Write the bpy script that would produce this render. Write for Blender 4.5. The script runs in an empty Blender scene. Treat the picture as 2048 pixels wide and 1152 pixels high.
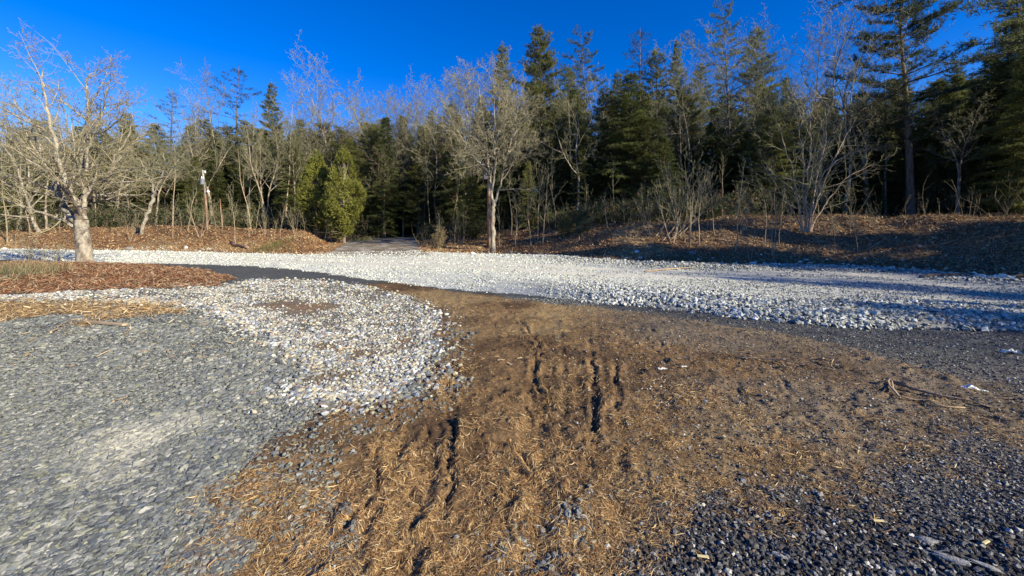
import bpy, math, random
import numpy as np
from mathutils import Vector

# ------------------------------------------------------------------ camera, sky, sun
SC = bpy.context.scene
COL = SC.collection
F, CX, CY, EYE = 800.0, 1024.0, 455.0, 1.6          # focal length and horizon in photo pixels, eye height in metres
cam = bpy.data.cameras.new('camera'); cam.lens = F/2048*36; cam.sensor_width = 36
cam.shift_y = -(576-CY)/2048; cam.clip_end = 3000; cam.clip_start = 0.05
cam_o = bpy.data.objects.new('camera', cam); COL.objects.link(cam_o)
cam_o.location = (0, 0, EYE); cam_o.rotation_euler = (math.radians(90), 0, 0)
SC.camera = cam_o
SUN_EL = math.radians(24)
SUN_AZ = math.radians(90+34)                        # from the view direction, clockwise: behind the right shoulder
sd_ = Vector((math.sin(SUN_AZ)*math.cos(SUN_EL), math.cos(SUN_AZ)*math.cos(SUN_EL), math.sin(SUN_EL)))
sun = bpy.data.lights.new('sun', 'SUN'); sun.energy = 5.0; sun.angle = math.radians(0.5); sun.color = (1, .93, .74)
sun_o = bpy.data.objects.new('sun', sun); COL.objects.link(sun_o)
sun_o.rotation_euler = sd_.to_track_quat('Z', 'Y').to_euler(); sun_o.location = (30, -20, 30)
W = bpy.data.worlds.new('World'); SC.world = W; W.use_nodes = True
nt = W.node_tree; bg = nt.nodes['Background']; sky = nt.nodes.new('ShaderNodeTexSky')
sky.sky_type = 'NISHITA'; sky.sun_disc = False; sky.sun_elevation = SUN_EL; sky.sun_rotation = SUN_AZ
sky.air_density = 1.0; sky.dust_density = 0.0; sky.ozone_density = 4.0; sky.altitude = 600
hs = nt.nodes.new('ShaderNodeHueSaturation'); hs.inputs['Saturation'].default_value = 1.38; hs.inputs['Hue'].default_value = .521; hs.inputs['Value'].default_value = 1.32
nt.links.new(sky.outputs[0], hs.inputs['Color']); nt.links.new(hs.outputs[0], bg.inputs[0]); bg.inputs[1].default_value = 0.088
SC.view_settings.view_transform = 'Standard'; SC.view_settings.look = 'None'
SC.view_settings.exposure = 0.8; SC.view_settings.gamma = 1.0
SC.render.engine = 'CYCLES'
SC.cycles.max_bounces = 5; SC.cycles.diffuse_bounces = 2; SC.cycles.transparent_max_bounces = 4

# ------------------------------------------------------------------ small helpers
RNG = np.random.default_rng(7)
def px(x, y, z=0.0):
    """photo pixel -> point on the level z"""
    d = F*(EYE-z)/(y-CY)
    return ((x-CX)*d/F, d)
def at(x, y, d):
    return np.array([(x-CX)*d/F, d, EYE-(y-CY)*d/F])
def tag(o, label=None, cat=None, group=None, kind=None):
    if label: o['label'] = label
    if cat: o['category'] = cat
    if group: o['group'] = group
    if kind: o['kind'] = kind
    return o
def empty(name, loc=(0, 0, 0), rz=0.0, s=1.0):
    o = bpy.data.objects.new(name, None); COL.objects.link(o)
    o.location = loc; o.rotation_euler = (0, 0, rz); o.scale = (s,)*3 if not hasattr(s, '__len__') else s
    o.empty_display_size = 0.2
    return o
def hash2(ix, iy, seed):
    h = (ix.astype(np.int64)*374761393 + iy.astype(np.int64)*668265263 + seed*1274126177) & 0xffffffff
    h = ((h ^ (h >> 13))*1274126177) & 0xffffffff
    return ((h ^ (h >> 16)) & 0xffff)/65535.0
def vnoise(x, y, seed=0):
    ix = np.floor(x); iy = np.floor(y); fx = x-ix; fy = y-iy
    fx = fx*fx*(3-2*fx); fy = fy*fy*(3-2*fy)
    a = hash2(ix, iy, seed); b = hash2(ix+1, iy, seed); c = hash2(ix, iy+1, seed); d = hash2(ix+1, iy+1, seed)
    return (a+(b-a)*fx)*(1-fy)+(c+(d-c)*fx)*fy
def fbm(x, y, scale, octv=3, seed=0):
    """0..1 noise, scale = size of the largest lumps in metres"""
    s = 0; a = 1; t = 0
    for k in range(octv):
        q = 2**k/scale
        s = s+a*vnoise(x*q+17.3*k, y*q-9.1*k, seed+k); t += a; a *= .55
    return s/t
def sstep(a, b, x):
    t = np.clip((x-a)/(b-a), 0, 1); return t*t*(3-2*t)
def poly_sd(x, y, poly):
    """signed distance to a polygon, positive inside"""
    P = np.array(poly); n = len(P); out = np.full(x.shape, -30.0)
    m = (x > P[:, 0].min()-2) & (x < P[:, 0].max()+2) & (y > P[:, 1].min()-2) & (y < P[:, 1].max()+2)
    X = x[m]; Y = y[m]
    if not len(X): return out
    d2 = np.full(X.shape, 1e9); ins = np.zeros(X.shape, bool)
    for i in range(n):
        a = P[i]; b = P[(i+1) % n]; e = b-a
        t = np.clip(((X-a[0])*e[0]+(Y-a[1])*e[1])/(e@e+1e-12), 0, 1)
        d2 = np.minimum(d2, (X-a[0]-t*e[0])**2+(Y-a[1]-t*e[1])**2)
        c = ((a[1] > Y) != (b[1] > Y))
        if abs(e[1]) > 1e-12: ins ^= c & (X < a[0]+(Y-a[1])*e[0]/e[1])
    out[m] = np.where(ins, 1, -1)*np.sqrt(d2)
    return out
def line_d(x, y, pts):
    """distance to a polyline and position along it (0..1)"""
    P = np.array(pts); out = np.full(x.shape, 30.0); par = np.zeros(x.shape)
    m = (x > P[:, 0].min()-1) & (x < P[:, 0].max()+1) & (y > P[:, 1].min()-1) & (y < P[:, 1].max()+1)
    X = x[m]; Y = y[m]; d2 = np.full(X.shape, 900.0); pr = np.zeros(X.shape)
    for i in range(len(P)-1):
        a = P[i]; e = P[i+1]-a; t = np.clip(((X-a[0])*e[0]+(Y-a[1])*e[1])/(e@e), 0, 1)
        q = (X-a[0]-t*e[0])**2+(Y-a[1]-t*e[1])**2
        pr = np.where(q < d2, (i+t)/(len(P)-1), pr); d2 = np.minimum(d2, q)
    out[m] = np.sqrt(d2); par[m] = pr
    return out, par
def PP(*pts): return [px(*p) for p in pts]

def mesh(name, verts, quads=None, tris=None, mats=(), col=None, smooth=False, parent=None, link=True, mat_idx=None, colv=None):
    """mesh from numpy arrays; col is one rgb per face, colv one per vertex"""
    me = bpy.data.meshes.new(name)
    quads = np.zeros((0, 4), int) if quads is None else np.asarray(quads, int).reshape(-1, 4)
    tris = np.zeros((0, 3), int) if tris is None else np.asarray(tris, int).reshape(-1, 3)
    me.vertices.add(len(verts)); me.vertices.foreach_set('co', np.asarray(verts, np.float32).ravel())
    nl = len(quads)*4+len(tris)*3; npoly = len(quads)+len(tris)
    me.loops.add(nl); me.loops.foreach_set('vertex_index', np.concatenate([quads.ravel(), tris.ravel()]).astype(np.int32))
    me.polygons.add(npoly)
    st = np.concatenate([np.arange(len(quads))*4, len(quads)*4+np.arange(len(tris))*3]).astype(np.int32)
    me.polygons.foreach_set('loop_start', st)
    me.update(calc_edges=True)
    me.polygons.foreach_set('use_smooth', np.full(npoly, bool(smooth)))
    if mat_idx is not None: me.polygons.foreach_set('material_index', np.asarray(mat_idx, np.int32))
    if col is not None:
        a = me.attributes.new('tint', 'FLOAT_COLOR', 'FACE')
        c = np.ones((npoly, 4), np.float32); c[:, :3] = col; a.data.foreach_set('color', c.ravel())
    if colv is not None:
        a = me.attributes.new('tint', 'FLOAT_COLOR', 'POINT')
        c = np.ones((len(verts), 4), np.float32); c[:, :3] = colv; a.data.foreach_set('color', c.ravel())
    for m in mats: me.materials.append(m)
    if not link: return me
    o = bpy.data.objects.new(name, me); COL.objects.link(o)
    if parent: o.parent = parent
    return o

# ------------------------------------------------------------------ materials
def nodes(m):
    m.use_nodes = True; return m.node_tree.nodes, m.node_tree.links
def mat(name, color=None, rough=.9, tint=False, var=.25, scale=6.0, bump=0.0, bscale=30.0, stretch=(1, 1, 1), trans=0.0, objvar=0.0, spec=.25, dark=None, thr=.5):
    """base colour (or the mesh's tint) times procedural noise, optional second colour in patches, bump and translucency"""
    m = bpy.data.materials.new(name); N, L = nodes(m); b = N['Principled BSDF']
    b.inputs['Roughness'].default_value = rough; b.inputs['Specular IOR Level'].default_value = spec
    tc = N.new('ShaderNodeTexCoord'); mp = N.new('ShaderNodeMapping'); mp.inputs['Scale'].default_value = stretch
    L.new(tc.outputs['Object'], mp.inputs[0])
    if tint:
        a = N.new('ShaderNodeAttribute'); a.attribute_name = 'tint'; src = a.outputs['Color']
    else:
        r = N.new('ShaderNodeRGB'); r.outputs[0].default_value = (*color, 1); src = r.outputs[0]
    if dark:
        n2 = N.new('ShaderNodeTexNoise'); n2.inputs['Scale'].default_value = scale*.6; n2.inputs['Detail'].default_value = 6
        L.new(mp.outputs[0], n2.inputs['Vector'])
        cr = N.new('ShaderNodeMapRange'); cr.inputs['From Min'].default_value = thr-.06; cr.inputs['From Max'].default_value = thr+.06
        L.new(n2.outputs['Fac'], cr.inputs['Value'])
        mx = N.new('ShaderNodeMix'); mx.data_type = 'RGBA'; L.new(cr.outputs[0], mx.inputs[0])
        L.new(src, mx.inputs[6]); mx.inputs[7].default_value = (*dark, 1); src = mx.outputs[2]
    n = N.new('ShaderNodeTexNoise'); n.inputs['Scale'].default_value = scale; n.inputs['Detail'].default_value = 5
    L.new(mp.outputs[0], n.inputs['Vector'])
    mr = N.new('ShaderNodeMapRange'); mr.inputs['From Min'].default_value = .3; mr.inputs['From Max'].default_value = .7
    mr.inputs['To Min'].default_value = 1-var; mr.inputs['To Max'].default_value = 1+var
    L.new(n.outputs['Fac'], mr.inputs['Value'])
    h = N.new('ShaderNodeHueSaturation'); L.new(src, h.inputs['Color']); L.new(mr.outputs[0], h.inputs['Value'])
    if objvar:
        oi = N.new('ShaderNodeObjectInfo'); m2 = N.new('ShaderNodeMapRange')
        m2.inputs['To Min'].default_value = 1-objvar; m2.inputs['To Max'].default_value = 1+objvar
        L.new(oi.outputs['Random'], m2.inputs['Value'])
        mu = N.new('ShaderNodeMath'); mu.operation = 'MULTIPLY'; L.new(mr.outputs[0], mu.inputs[0]); L.new(m2.outputs[0], mu.inputs[1])
        L.new(mu.outputs[0], h.inputs['Value'])
        m3 = N.new('ShaderNodeMapRange'); m3.inputs['To Min'].default_value = .515; m3.inputs['To Max'].default_value = .485
        L.new(oi.outputs['Random'], m3.inputs['Value']); L.new(m3.outputs[0], h.inputs['Hue'])
    L.new(h.outputs[0], b.inputs['Base Color'])
    if bump:
        nb = N.new('ShaderNodeTexNoise'); nb.inputs['Scale'].default_value = bscale; nb.inputs['Detail'].default_value = 6; nb.inputs['Roughness'].default_value = .65
        L.new(mp.outputs[0], nb.inputs['Vector'])
        bp = N.new('ShaderNodeBump'); bp.inputs['Strength'].default_value = 1; bp.inputs['Distance'].default_value = bump
        L.new(nb.outputs['Fac'], bp.inputs['Height']); L.new(bp.outputs[0], b.inputs['Normal'])
    if trans:
        t = N.new('ShaderNodeBsdfTranslucent'); L.new(h.outputs[0], t.inputs[0])
        ms = N.new('ShaderNodeMixShader'); ms.inputs[0].default_value = trans
        L.new(b.outputs[0], ms.inputs[1]); L.new(t.outputs[0], ms.inputs[2]); L.new(ms.outputs[0], N['Material Output'].inputs['Surface'])
    return m
M = {}
M['ground'] = mat('ground_cover', tint=True, var=.38, scale=34, bump=.018, bscale=38, rough=.95, spec=.1)
M['stone'] = mat('crushed_stone', tint=True, var=.2, scale=25, bump=.006, bscale=40, rough=.95, spec=.08)
M['straw'] = mat('dry_straw', tint=True, var=.15, scale=8, rough=.75, trans=.15)
M['leaf'] = mat('dead_leaves', tint=True, var=.2, scale=4, rough=.8, trans=.1)
M['bark_pale'] = mat('pale_flaky_bark', (.33, .285, .215), var=.35, scale=9, stretch=(1, 1, .5), bump=.02, bscale=11, dark=(.17, .13, .095), thr=.56)
M['bark_grey'] = mat('grey_bark', (.32, .27, .19), var=.35, scale=6, stretch=(1, 1, .25), bump=.03, bscale=14, dark=(.12, .095, .07), thr=.52, objvar=.3)
M['bark_dark'] = mat('dark_furrowed_bark', (.15, .115, .085), var=.4, scale=7, stretch=(1, 1, .2), bump=.04, bscale=14, objvar=.3)
M['bark_sap'] = mat('sapling_bark', (.34, .26, .17), var=.3, scale=6, stretch=(1, 1, .3), objvar=.3)
M['twig'] = mat('bare_twigs', (.235, .215, .125), var=.25, scale=2, objvar=.3)
M['twig_pale'] = mat('pale_twigs', (.29, .25, .15), var=.25, scale=2)  # lighter twig colour that sets the two pale-barked trees apart
M['twig_red'] = mat('reddish_twigs', (.19, .145, .095), var=.25, scale=2, objvar=.25)
M['needle'] = mat('pine_needles', tint=True, var=.3, scale=.8, rough=.65, trans=.34, objvar=.3, spec=.2)
M['cedar'] = mat('cedar_scales', tint=True, var=.3, scale=1.2, rough=.7, trans=.2)
M['wood'] = mat('weathered_wood', (.42, .31, .19), var=.3, scale=9, stretch=(.3, 3, 3), bump=.004, bscale=60)
M['pole'] = mat('old_pole_wood', (.22, .11, .065), var=.3, scale=7, stretch=(2, 2, .2), bump=.01, bscale=30, dark=(.33, .26, .2), thr=.55)
M['pole_top'] = mat('bleached_pole_wood', (.34, .31, .26), var=.2, scale=7, stretch=(2, 2, .2), bump=.01, bscale=30)
M['metal'] = mat('painted_steel_grey', (.24, .25, .27), var=.1, scale=4, rough=.45, spec=.5)
M['white'] = mat('white_porcelain', (.8, .8, .78), var=.05, scale=4, rough=.35, spec=.5)
M['wire'] = mat('black_wire', (.04, .04, .04), var=.1, scale=4)
M['paper'] = mat('crumpled_paper', (.72, .70, .64), var=.12, scale=14, rough=.8, bump=.003, bscale=40)
M['rock'] = mat('grey_rock', (.34, .33, .31), var=.3, scale=6, bump=.02, bscale=14, dark=(.2, .19, .18))

# ------------------------------------------------------------------ lie of the land
# edge of the level lot seen from the camera (photo pixels on level ground), then height and width of the bank beyond it
EDGE = [(-2600, 500, .9, 8), (-600, 500, .9, 9), (0, 500, 1.0, 9), (180, 502, 1.5, 10), (320, 504, 1.6, 10), (430, 507, 1.5, 10), (520, 509, 1.4, 10),
        (610, 511, 1.1, 9), (655, 510, .62, 11), (700, 508, .58, 11), (840, 509, .55, 11), (880, 508, .75, 9), (985, 507, 1.0, 9), (1100, 513, 1.3, 9),
        (1200, 522, 1.6, 8), (1300, 529, 1.8, 8), (1500, 534, 2.1, 8), (1700, 537, 2.1, 7.5), (1850, 548, 2.0, 8.5), (2048, 570, 1.95, 9.5), (2500, 600, 1.9, 10)]
_az = []; _rb = []; _hb = []; _wb = []
for x, y, hb, wb in EDGE:
    X, Y = px(x, y); _az.append(math.atan2(X, Y)); _rb.append(math.hypot(X, Y)); _hb.append(hb); _wb.append(wb)
_az = [-math.pi]+[-2.2]+_az+[1.75, 2.2, math.pi]; _rb = [60, 60]+_rb+[17, 40, 60]; _hb = [1, 1]+_hb+[2.2, 1, 1]; _wb = [9, 9]+_wb+[9, 9, 9]
def bank(x, y):
    az = np.arctan2(x, y); r = np.hypot(x, y)
    rb = np.interp(az, _az, _rb)+(fbm(x, y, 3.0, 3, 5)-.5)*1.2
    return r-rb, np.interp(az, _az, _hb), np.interp(az, _az, _wb)
DRIVE = [px(760, 535), (-8.6, 25.5), (-9.8, 30), (-11.2, 35), (-12, 40)]
def drive_d(x, y): return line_d(x, y, DRIVE)[0]
RUTS = [PP((905, 720), (892, 780), (905, 880), (898, 960), (905, 1015)), PP((888, 745), (845, 800), (770, 845)), PP((1068, 725), (1072, 780), (1100, 800)),
        PP((1130, 740), (1120, 760)), PP((1185, 722), (1190, 780), (1188, 850), (1165, 890)), PP((1235, 730), (1232, 790), (1225, 830)),
        PP((990, 900), (1040, 915), (1075, 940)), PP((820, 985), (845, 1010), (825, 1050)), PP((1015, 1035), (1018, 1075)), PP((850, 860), (835, 940)),
        PP((1480, 715), (1600, 735), (1720, 760), (1900, 812)), PP((1560, 755), (1600, 800)), PP((1420, 770), (1440, 830)), PP((1470, 765), (1490, 820)),
        PP((1700, 740), (1820, 775), (1990, 820), (2200, 880)), PP((1350, 640), (1600, 690), (1800, 740)), PP((1500, 655), (1750, 715), (2048, 800)),
        PP((2010, 1040), (1930, 1130)), PP((1300, 650), (1330, 700), (1325, 740)),
        PP((760, 900), (740, 980), (700, 1060)), PP((1040, 640), (1075, 690), (1085, 720))]
def near_relief(x, y):
    """ruts, clods and wheel tracks of the level lot, a few centimetres"""
    z = (fbm(x, y, 2.4, 3, 21)-.5)*.07
    n = (x*x+y*y < 400) & (y > -1)
    xs = x[n]; ys = y[n]; q = np.zeros(xs.shape); soft = np.zeros(xs.shape)
    for i, r in enumerate(TRACKS):                           # faint continuous tyre marks with tread
        wob = (fbm(xs, ys, .3, 2, 161+i)-.5)*.06; d, t = line_d(xs+wob, ys, r)
        soft += (-.011*np.exp(-(d/.035)**4)*(.8+.45*np.sign(np.sin(ys*70+3*d)))+.005*np.exp(-((d-.065)/.03)**2))*sstep(.25, .7, fbm(xs, ys, .28, 3, 171+i))*1.5*sstep(0, .12, t)*sstep(0, .25, 1-t)
    br = sstep(-.1, .25, poly_sd(xs, ys, BROWN))
    q += br*((fbm(xs, ys, .22, 3, 31)-.5)*.05+np.maximum(0, fbm(xs, ys, .08, 3, 41)-.52)*.07)*(.4+1.0*fbm(xs, ys, 1.2, 2, 32))
    q += (1-br)*(fbm(xs, ys, .10, 2, 51)-.5)*.018
    for i, r in enumerate(RUTS):
        wob = (fbm(xs, ys, .18, 2, 61+i)-.5)*.11
        d, t = line_d(xs+wob, ys+wob*.6, r)
        amp = (.1+1.1*sstep(.42, .62, fbm(xs, ys, .15, 2, 90+i)))*np.where(xs > 1.4, .6, 1.)
        q += -.021*amp*np.exp(-(d/.017)**2)+.015*amp*np.exp(-((d-.06)/.035)**2)
    for cx, hw in ((-.42, .10), (.06, .10), (.52, .1)):         # pressed wheel tracks running away from the camera
        c = cx+.13*ys*np.sign(cx)*.3
        q -= br*.018*np.exp(-((xs-c)/hw)**2)*sstep(1.2, 2, ys)*(1-sstep(4, 5, ys))
    z = z.copy(); z[n] += np.maximum(q, -.026)+soft*br
    return z
TRACKS = [PP((850, 1130), (895, 970), (905, 820), (915, 700), (930, 630)), PP((1000, 1100), (1050, 880), (1068, 720), (1062, 640)), PP((1120, 930), (1130, 760), (1120, 650)),
          PP((1165, 1010), (1188, 850), (1185, 720), (1170, 635)), PP((1245, 980), (1235, 800), (1222, 680)), PP((700, 1150), (760, 990), (830, 830))]
WHITE = PP((-900, 502), (0, 499), (320, 501), (520, 506), (600, 509), (640, 508), (850, 505), (985, 508), (1100, 512), (1200, 521), (1300, 528), (1500, 533),
           (1700, 536), (1850, 546), (2048, 566), (2500, 590), (2500, 690), (2048, 657), (1800, 657), (1650, 650), (1500, 636), (1420, 623), (1300, 613), (1200, 606),
           (1050, 590), (900, 578), (820, 568), (700, 552), (580, 537), (480, 530), (380, 528), (180, 525), (0, 520), (-900, 524))
MULCH = PP((-900, 535), (0, 527), (150, 526), (300, 530), (400, 540), (450, 552), (460, 562), (430, 572), (300, 578), (100, 585), (0, 590), (-700, 600))
PEBBLE = PP((-100, 597), (30, 590), (150, 583), (300, 578), (450, 566), (520, 557), (620, 560), (720, 572), (800, 590), (850, 613), (875, 630), (860, 650), (855, 672), (875, 706),
            (838, 732), (824, 770), (785, 788), (720, 800), (640, 794), (570, 793), (565, 770), (600, 740), (570, 700), (490, 655), (420, 622), (300, 607), (150, 602))
BROWN = PP((800, 566), (900, 580), (1050, 600), (1250, 620), (1400, 640), (1550, 662), (1700, 695), (1850, 735), (2048, 790), (2500, 900), (2500, 1010), (2048, 890), (1900, 850), (1880, 900), (1750, 950), (1640, 985),
           (1480, 1000), (1330, 1040), (1240, 1160), (1150, 1600), (350, 1600), (440, 1152), (400, 1060), (450, 950), (560, 870), (680, 820), (830, 790), (845, 735),
           (885, 708), (862, 672), (868, 650), (885, 630), (850, 613), (800, 590), (700, 568))
COARSE = PP((1240, 1160), (1330, 1045), (1450, 1010), (1560, 985), (1700, 998), (1850, 1040), (1950, 1065), (2100, 1030), (2600, 1020), (2600, 1800), (1150, 1800))
TAN = PP((-900, 640), (-100, 603), (60, 598), (200, 603), (330, 606), (385, 614), (375, 630), (280, 632), (190, 645), (120, 628), (0, 645), (-200, 665), (-900, 720))
SPOTS = [PP((610, 745), (680, 735), (765, 738), (745, 755), (680, 764), (615, 758)), PP((500, 612), (560, 603), (680, 606), (670, 622), (600, 628), (540, 618)),
         PP((765, 675), (800, 668), (830, 680), (800, 692)), PP((640, 690), (720, 700), (790, 705), (700, 715)), PP((120, 655), (160, 652), (170, 668), (130, 668))]
DUST = PP((180, 900), (240, 865), (330, 850), (400, 855), (330, 900), (240, 930))
def height(x, y):
    x = np.asarray(x, float); y = np.asarray(y, float)
    s, hb, wb = bank(x, y)
    out = sstep(0, 1, s/wb)
    rise = np.maximum(0, s-wb)*(.035+.13*sstep(12, 40, s)); z = hb*out+12*np.tanh(rise/12)
    z += out*(fbm(x, y, 5, 3, 3)-.5)*.7+sstep(0, 2, s)*(fbm(x, y, 1.5, 4, 4)-.5)*.42
    dd = drive_d(x, y); g = 1-sstep(2.7, 4.3, dd)
    z = z*(1-g)+g*np.clip((y-23)*.052, 0, .62)
    z += .22*np.clip(poly_sd(x, y, MULCH), 0, 2)/2*(1+(fbm(x, y, 1.2, 3, 8)-.5)*1.2)
    ws = poly_sd(x, y, WHITE); z += .05*sstep(0, .5, ws)+sstep(-1.5, 2.5, x)*.06*sstep(0, .6, ws)*(1-sstep(1.2, 2.6, ws))
    return z+near_relief(x, y)
def h1(x, y): return float(height(np.array([x]), np.array([y]))[0])

def ground_colour(x, y):
    n1 = fbm(x, y, .5, 4, 101); n2 = fbm(x, y, 2.2, 4, 102); n3 = fbm(x, y, .12, 2, 103)
    def c(*v): return np.array(v)[None, :]
    def mix(a, b, w): return a*(1-w[:, None])+b*w[:, None]
    col = mix(np.repeat(c(.075, .076, .072), len(x), 0), c(.11, .11, .10), n2)
    s, hb, wb = bank(x, y)
    right = sstep(3, 7, x)                                     # fine dark stone dust in front of the white pile
    col = mix(col, c(.072, .072, .078), right*.8*sstep(5.0, 6, y))
    col = mix(col, c(.15, .13, .11), sstep(1.3, 2.2, x)*(1-sstep(4.2, 5.4, y))*.8)
    col = mix(col, c(.30, .28, .22), sstep(-.25, .35, poly_sd(x, y, DUST)+(n1-.5)*.9)*.7)
    b = poly_sd(x, y, BROWN)+(n1-.5)*.7+(n3-.5)*.15
    brown = mix(mix(np.repeat(c(.20, .122, .058), len(x), 0), c(.105, .064, .034), sstep(.35, .65, n1)), c(.28, .19, .09), sstep(.48, .68, n2))
    brown = mix(brown, c(.19, .155, .11), sstep(.9, 2.6, x)*.65*sstep(.3, .6, fbm(x, y, 1.6, 3, 107)))
    col = mix(col, brown, sstep(-.12, .12, b))
    col = mix(col, c(.06, .06, .062), sstep(-.03, .05, poly_sd(x, y, COARSE)+(n3-.5)*.25))
    col = mix(col, c(.30, .19, .085), sstep(-.3, .4, poly_sd(x, y, TAN)+(n1-.5)*1.4)*.85)
    col = mix(col, c(.17, .155, .12), sstep(-.08, .08, poly_sd(x, y, PEBBLE)+(n1-.5)*.5))
    for p in SPOTS: col = mix(col, c(.24, .15, .08), sstep(-.3, .25, poly_sd(x, y, p)+(n1-.5)*.6)*.85)
    red = mix(np.repeat(c(.27, .125, .06), len(x), 0), c(.15, .07, .035), n1)
    col = mix(col, red, sstep(-.1, .2, poly_sd(x, y, MULCH)+(n1-.5)*.9))
    wsd = poly_sd(x, y, WHITE)+(n1-.5)*.5
    white = mix(np.repeat(c(.78, .76, .61), len(x), 0), c(.56, .545, .44), n3)
    for pts, w in ((PP((500, 524), (900, 535), (1300, 557), (1600, 561), (2048, 577)), .35), (PP((500, 517), (900, 524), (1300, 546), (1650, 549), (2048, 566)), .3), (PP((0, 508), (400, 514), (800, 528)), .3)):
        d, t = line_d(x, y, pts); white = mix(white, c(.72, .64, .50), np.exp(-(d/w)**2)*.75)
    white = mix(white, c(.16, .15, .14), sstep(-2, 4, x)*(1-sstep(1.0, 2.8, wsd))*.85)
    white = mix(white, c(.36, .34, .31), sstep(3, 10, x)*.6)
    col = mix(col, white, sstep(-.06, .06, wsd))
    litter = mix(mix(np.repeat(c(.27, .145, .065), len(x), 0), c(.15, .085, .045), n1), c(.34, .24, .12), sstep(.52, .7, n2))
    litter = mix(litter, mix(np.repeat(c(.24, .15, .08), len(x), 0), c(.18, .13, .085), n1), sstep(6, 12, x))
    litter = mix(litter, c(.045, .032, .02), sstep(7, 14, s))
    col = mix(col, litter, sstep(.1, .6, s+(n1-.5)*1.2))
    dd = drive_d(x, y)+(n1-.5)*.8
    col = mix(col, mix(np.repeat(c(.36, .32, .26), len(x), 0), c(.19, .15, .11), sstep(.4, .6, n1)), (1-sstep(2.4, 3.4, dd))*sstep(20.5, 23, y))
    return np.clip(col*(.82+.36*n3)[:, None], .01, .8)

def build_ground():
    az = np.concatenate([np.linspace(-180, -62, 40, endpoint=False), np.linspace(-62, 62, 760), np.linspace(62, 180, 41)[1:-1]])
    az = np.radians(az)
    r = [0.0, .35]
    while r[-1] < 900:
        q = r[-1]; r.append(q*(1.0055 if q > 1.2 and q < 12 else 1.009 if q < 45 else 1.05 if q > 1 else 1.04))
    r = np.array(r[1:]); A, R = np.meshgrid(az, r); x = (R*np.sin(A)).ravel(); y = (R*np.cos(A)).ravel()
    z = height(x, y); n = len(az); m = len(r)
    # the lake of triangles in the middle is closed with one vertex
    v = np.stack([x, y, z], 1); v = np.vstack([v, [[0, 0, z[:n].mean()]]])
    i = np.arange(m-1)[:, None]*n; j = np.arange(n)[None, :]; k = (j+1) % n
    q = np.stack([i+j, i+k, i+n+k, i+n+j], -1).reshape(-1, 4)[:, ::-1]
    j = np.arange(n); t = np.stack([np.full(n, m*n), (j+1) % n, j], 1)
    col = ground_colour(v[:, 0], v[:, 1])
    o = mesh('ground', v, q, t, [M['ground']], colv=col, smooth=True)
    tag(o, kind='structure')
build_ground()

# ------------------------------------------------------------------ loose ground cover (nobody could count it)
def stones(name, X, Y, size, cols, label, flat=.55, poly='ico', sink=.25, tilt=.5, seed=0, elong=.35):
    rng = np.random.default_rng(seed); n = len(X)
    if poly == 'ico':
        g = (1+5**.5)/2
        bv = np.array([(-1, g, 0), (1, g, 0), (-1, -g, 0), (1, -g, 0), (0, -1, g), (0, 1, g), (0, -1, -g), (0, 1, -g), (g, 0, -1), (g, 0, 1), (-g, 0, -1), (-g, 0, 1)])/1.9
        bf = np.array([(0, 11, 5), (0, 5, 1), (0, 1, 7), (0, 7, 10), (0, 10, 11), (1, 5, 9), (5, 11, 4), (11, 10, 2), (10, 7, 6), (7, 1, 8), (3, 9, 4), (3, 4, 2), (3, 2, 6), (3, 6, 8), (3, 8, 9), (4, 9, 5), (2, 4, 11), (6, 2, 10), (8, 6, 7), (9, 8, 1)])
    elif poly == 'shard':
        a = np.arange(5)*2*math.pi/5
        bv = np.concatenate([np.stack([.72*np.cos(a), .72*np.sin(a), a*0+.75], 1), np.stack([1.05*np.cos(a+.2), 1.05*np.sin(a+.2), a*0-.55], 1)])
        bf = np.array([(0, 1, 2), (0, 2, 3), (0, 3, 4)]+[t for i in range(5) for t in ((5+i, 5+(i+1) % 5, (i+1) % 5), (5+i, (i+1) % 5, i))])
    else:
        bv = np.array([(1, 0, 0), (0, 1, 0), (-1, 0, 0), (0, -1, 0), (.45, .45, .8), (-.5, -.4, .75), (0, 0, -1.)])
        bf = np.array([(0, 1, 4), (1, 2, 4), (2, 5, 4), (2, 3, 5), (3, 0, 5), (0, 4, 5), (1, 0, 6), (2, 1, 6), (3, 2, 6), (0, 3, 6)])
    V = np.repeat(bv[None], n, 0)*(1+rng.uniform(-.34, .34, (n, len(bv), 3)))+rng.normal(0, .10, (n, len(bv), 3))
    sc = np.stack([np.ones(n), 1-rng.uniform(0, elong, n), flat*(.6+.7*rng.random(n))], 1)*(size*.5)[:, None]
    V = V*sc[:, None, :]
    a = rng.uniform(0, 6.283, n); b = rng.normal(0, tilt, n); c, s = np.cos(b), np.sin(b)
    y2 = V[:, :, 1]*c[:, None]-V[:, :, 2]*s[:, None]; z2 = V[:, :, 1]*s[:, None]+V[:, :, 2]*c[:, None]
    c, s = np.cos(a)[:, None], np.sin(a)[:, None]
    x3 = V[:, :, 0]*c-y2*s; y3 = V[:, :, 0]*s+y2*c
    z0 = height(X, Y)+size*.5*flat*(1-2*sink)
    V = np.stack([x3+X[:, None], y3+Y[:, None], z2+z0[:, None]], -1).reshape(-1, 3)
    Fc = (bf[None]+np.arange(n)[:, None, None]*len(bv)).reshape(-1, 3)
    o = mesh(name, V, None, Fc, [M['stone']], col=np.repeat(cols, len(bf), 0))
    return tag(o, label, 'stones', kind='stuff')
def pick(pal, n, rng, jit=.12):
    pal = np.array(pal); c = pal[rng.integers(0, len(pal), n)]
    return np.clip(c*(1+rng.normal(0, jit, (n, 1))), .01, .85)
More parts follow.
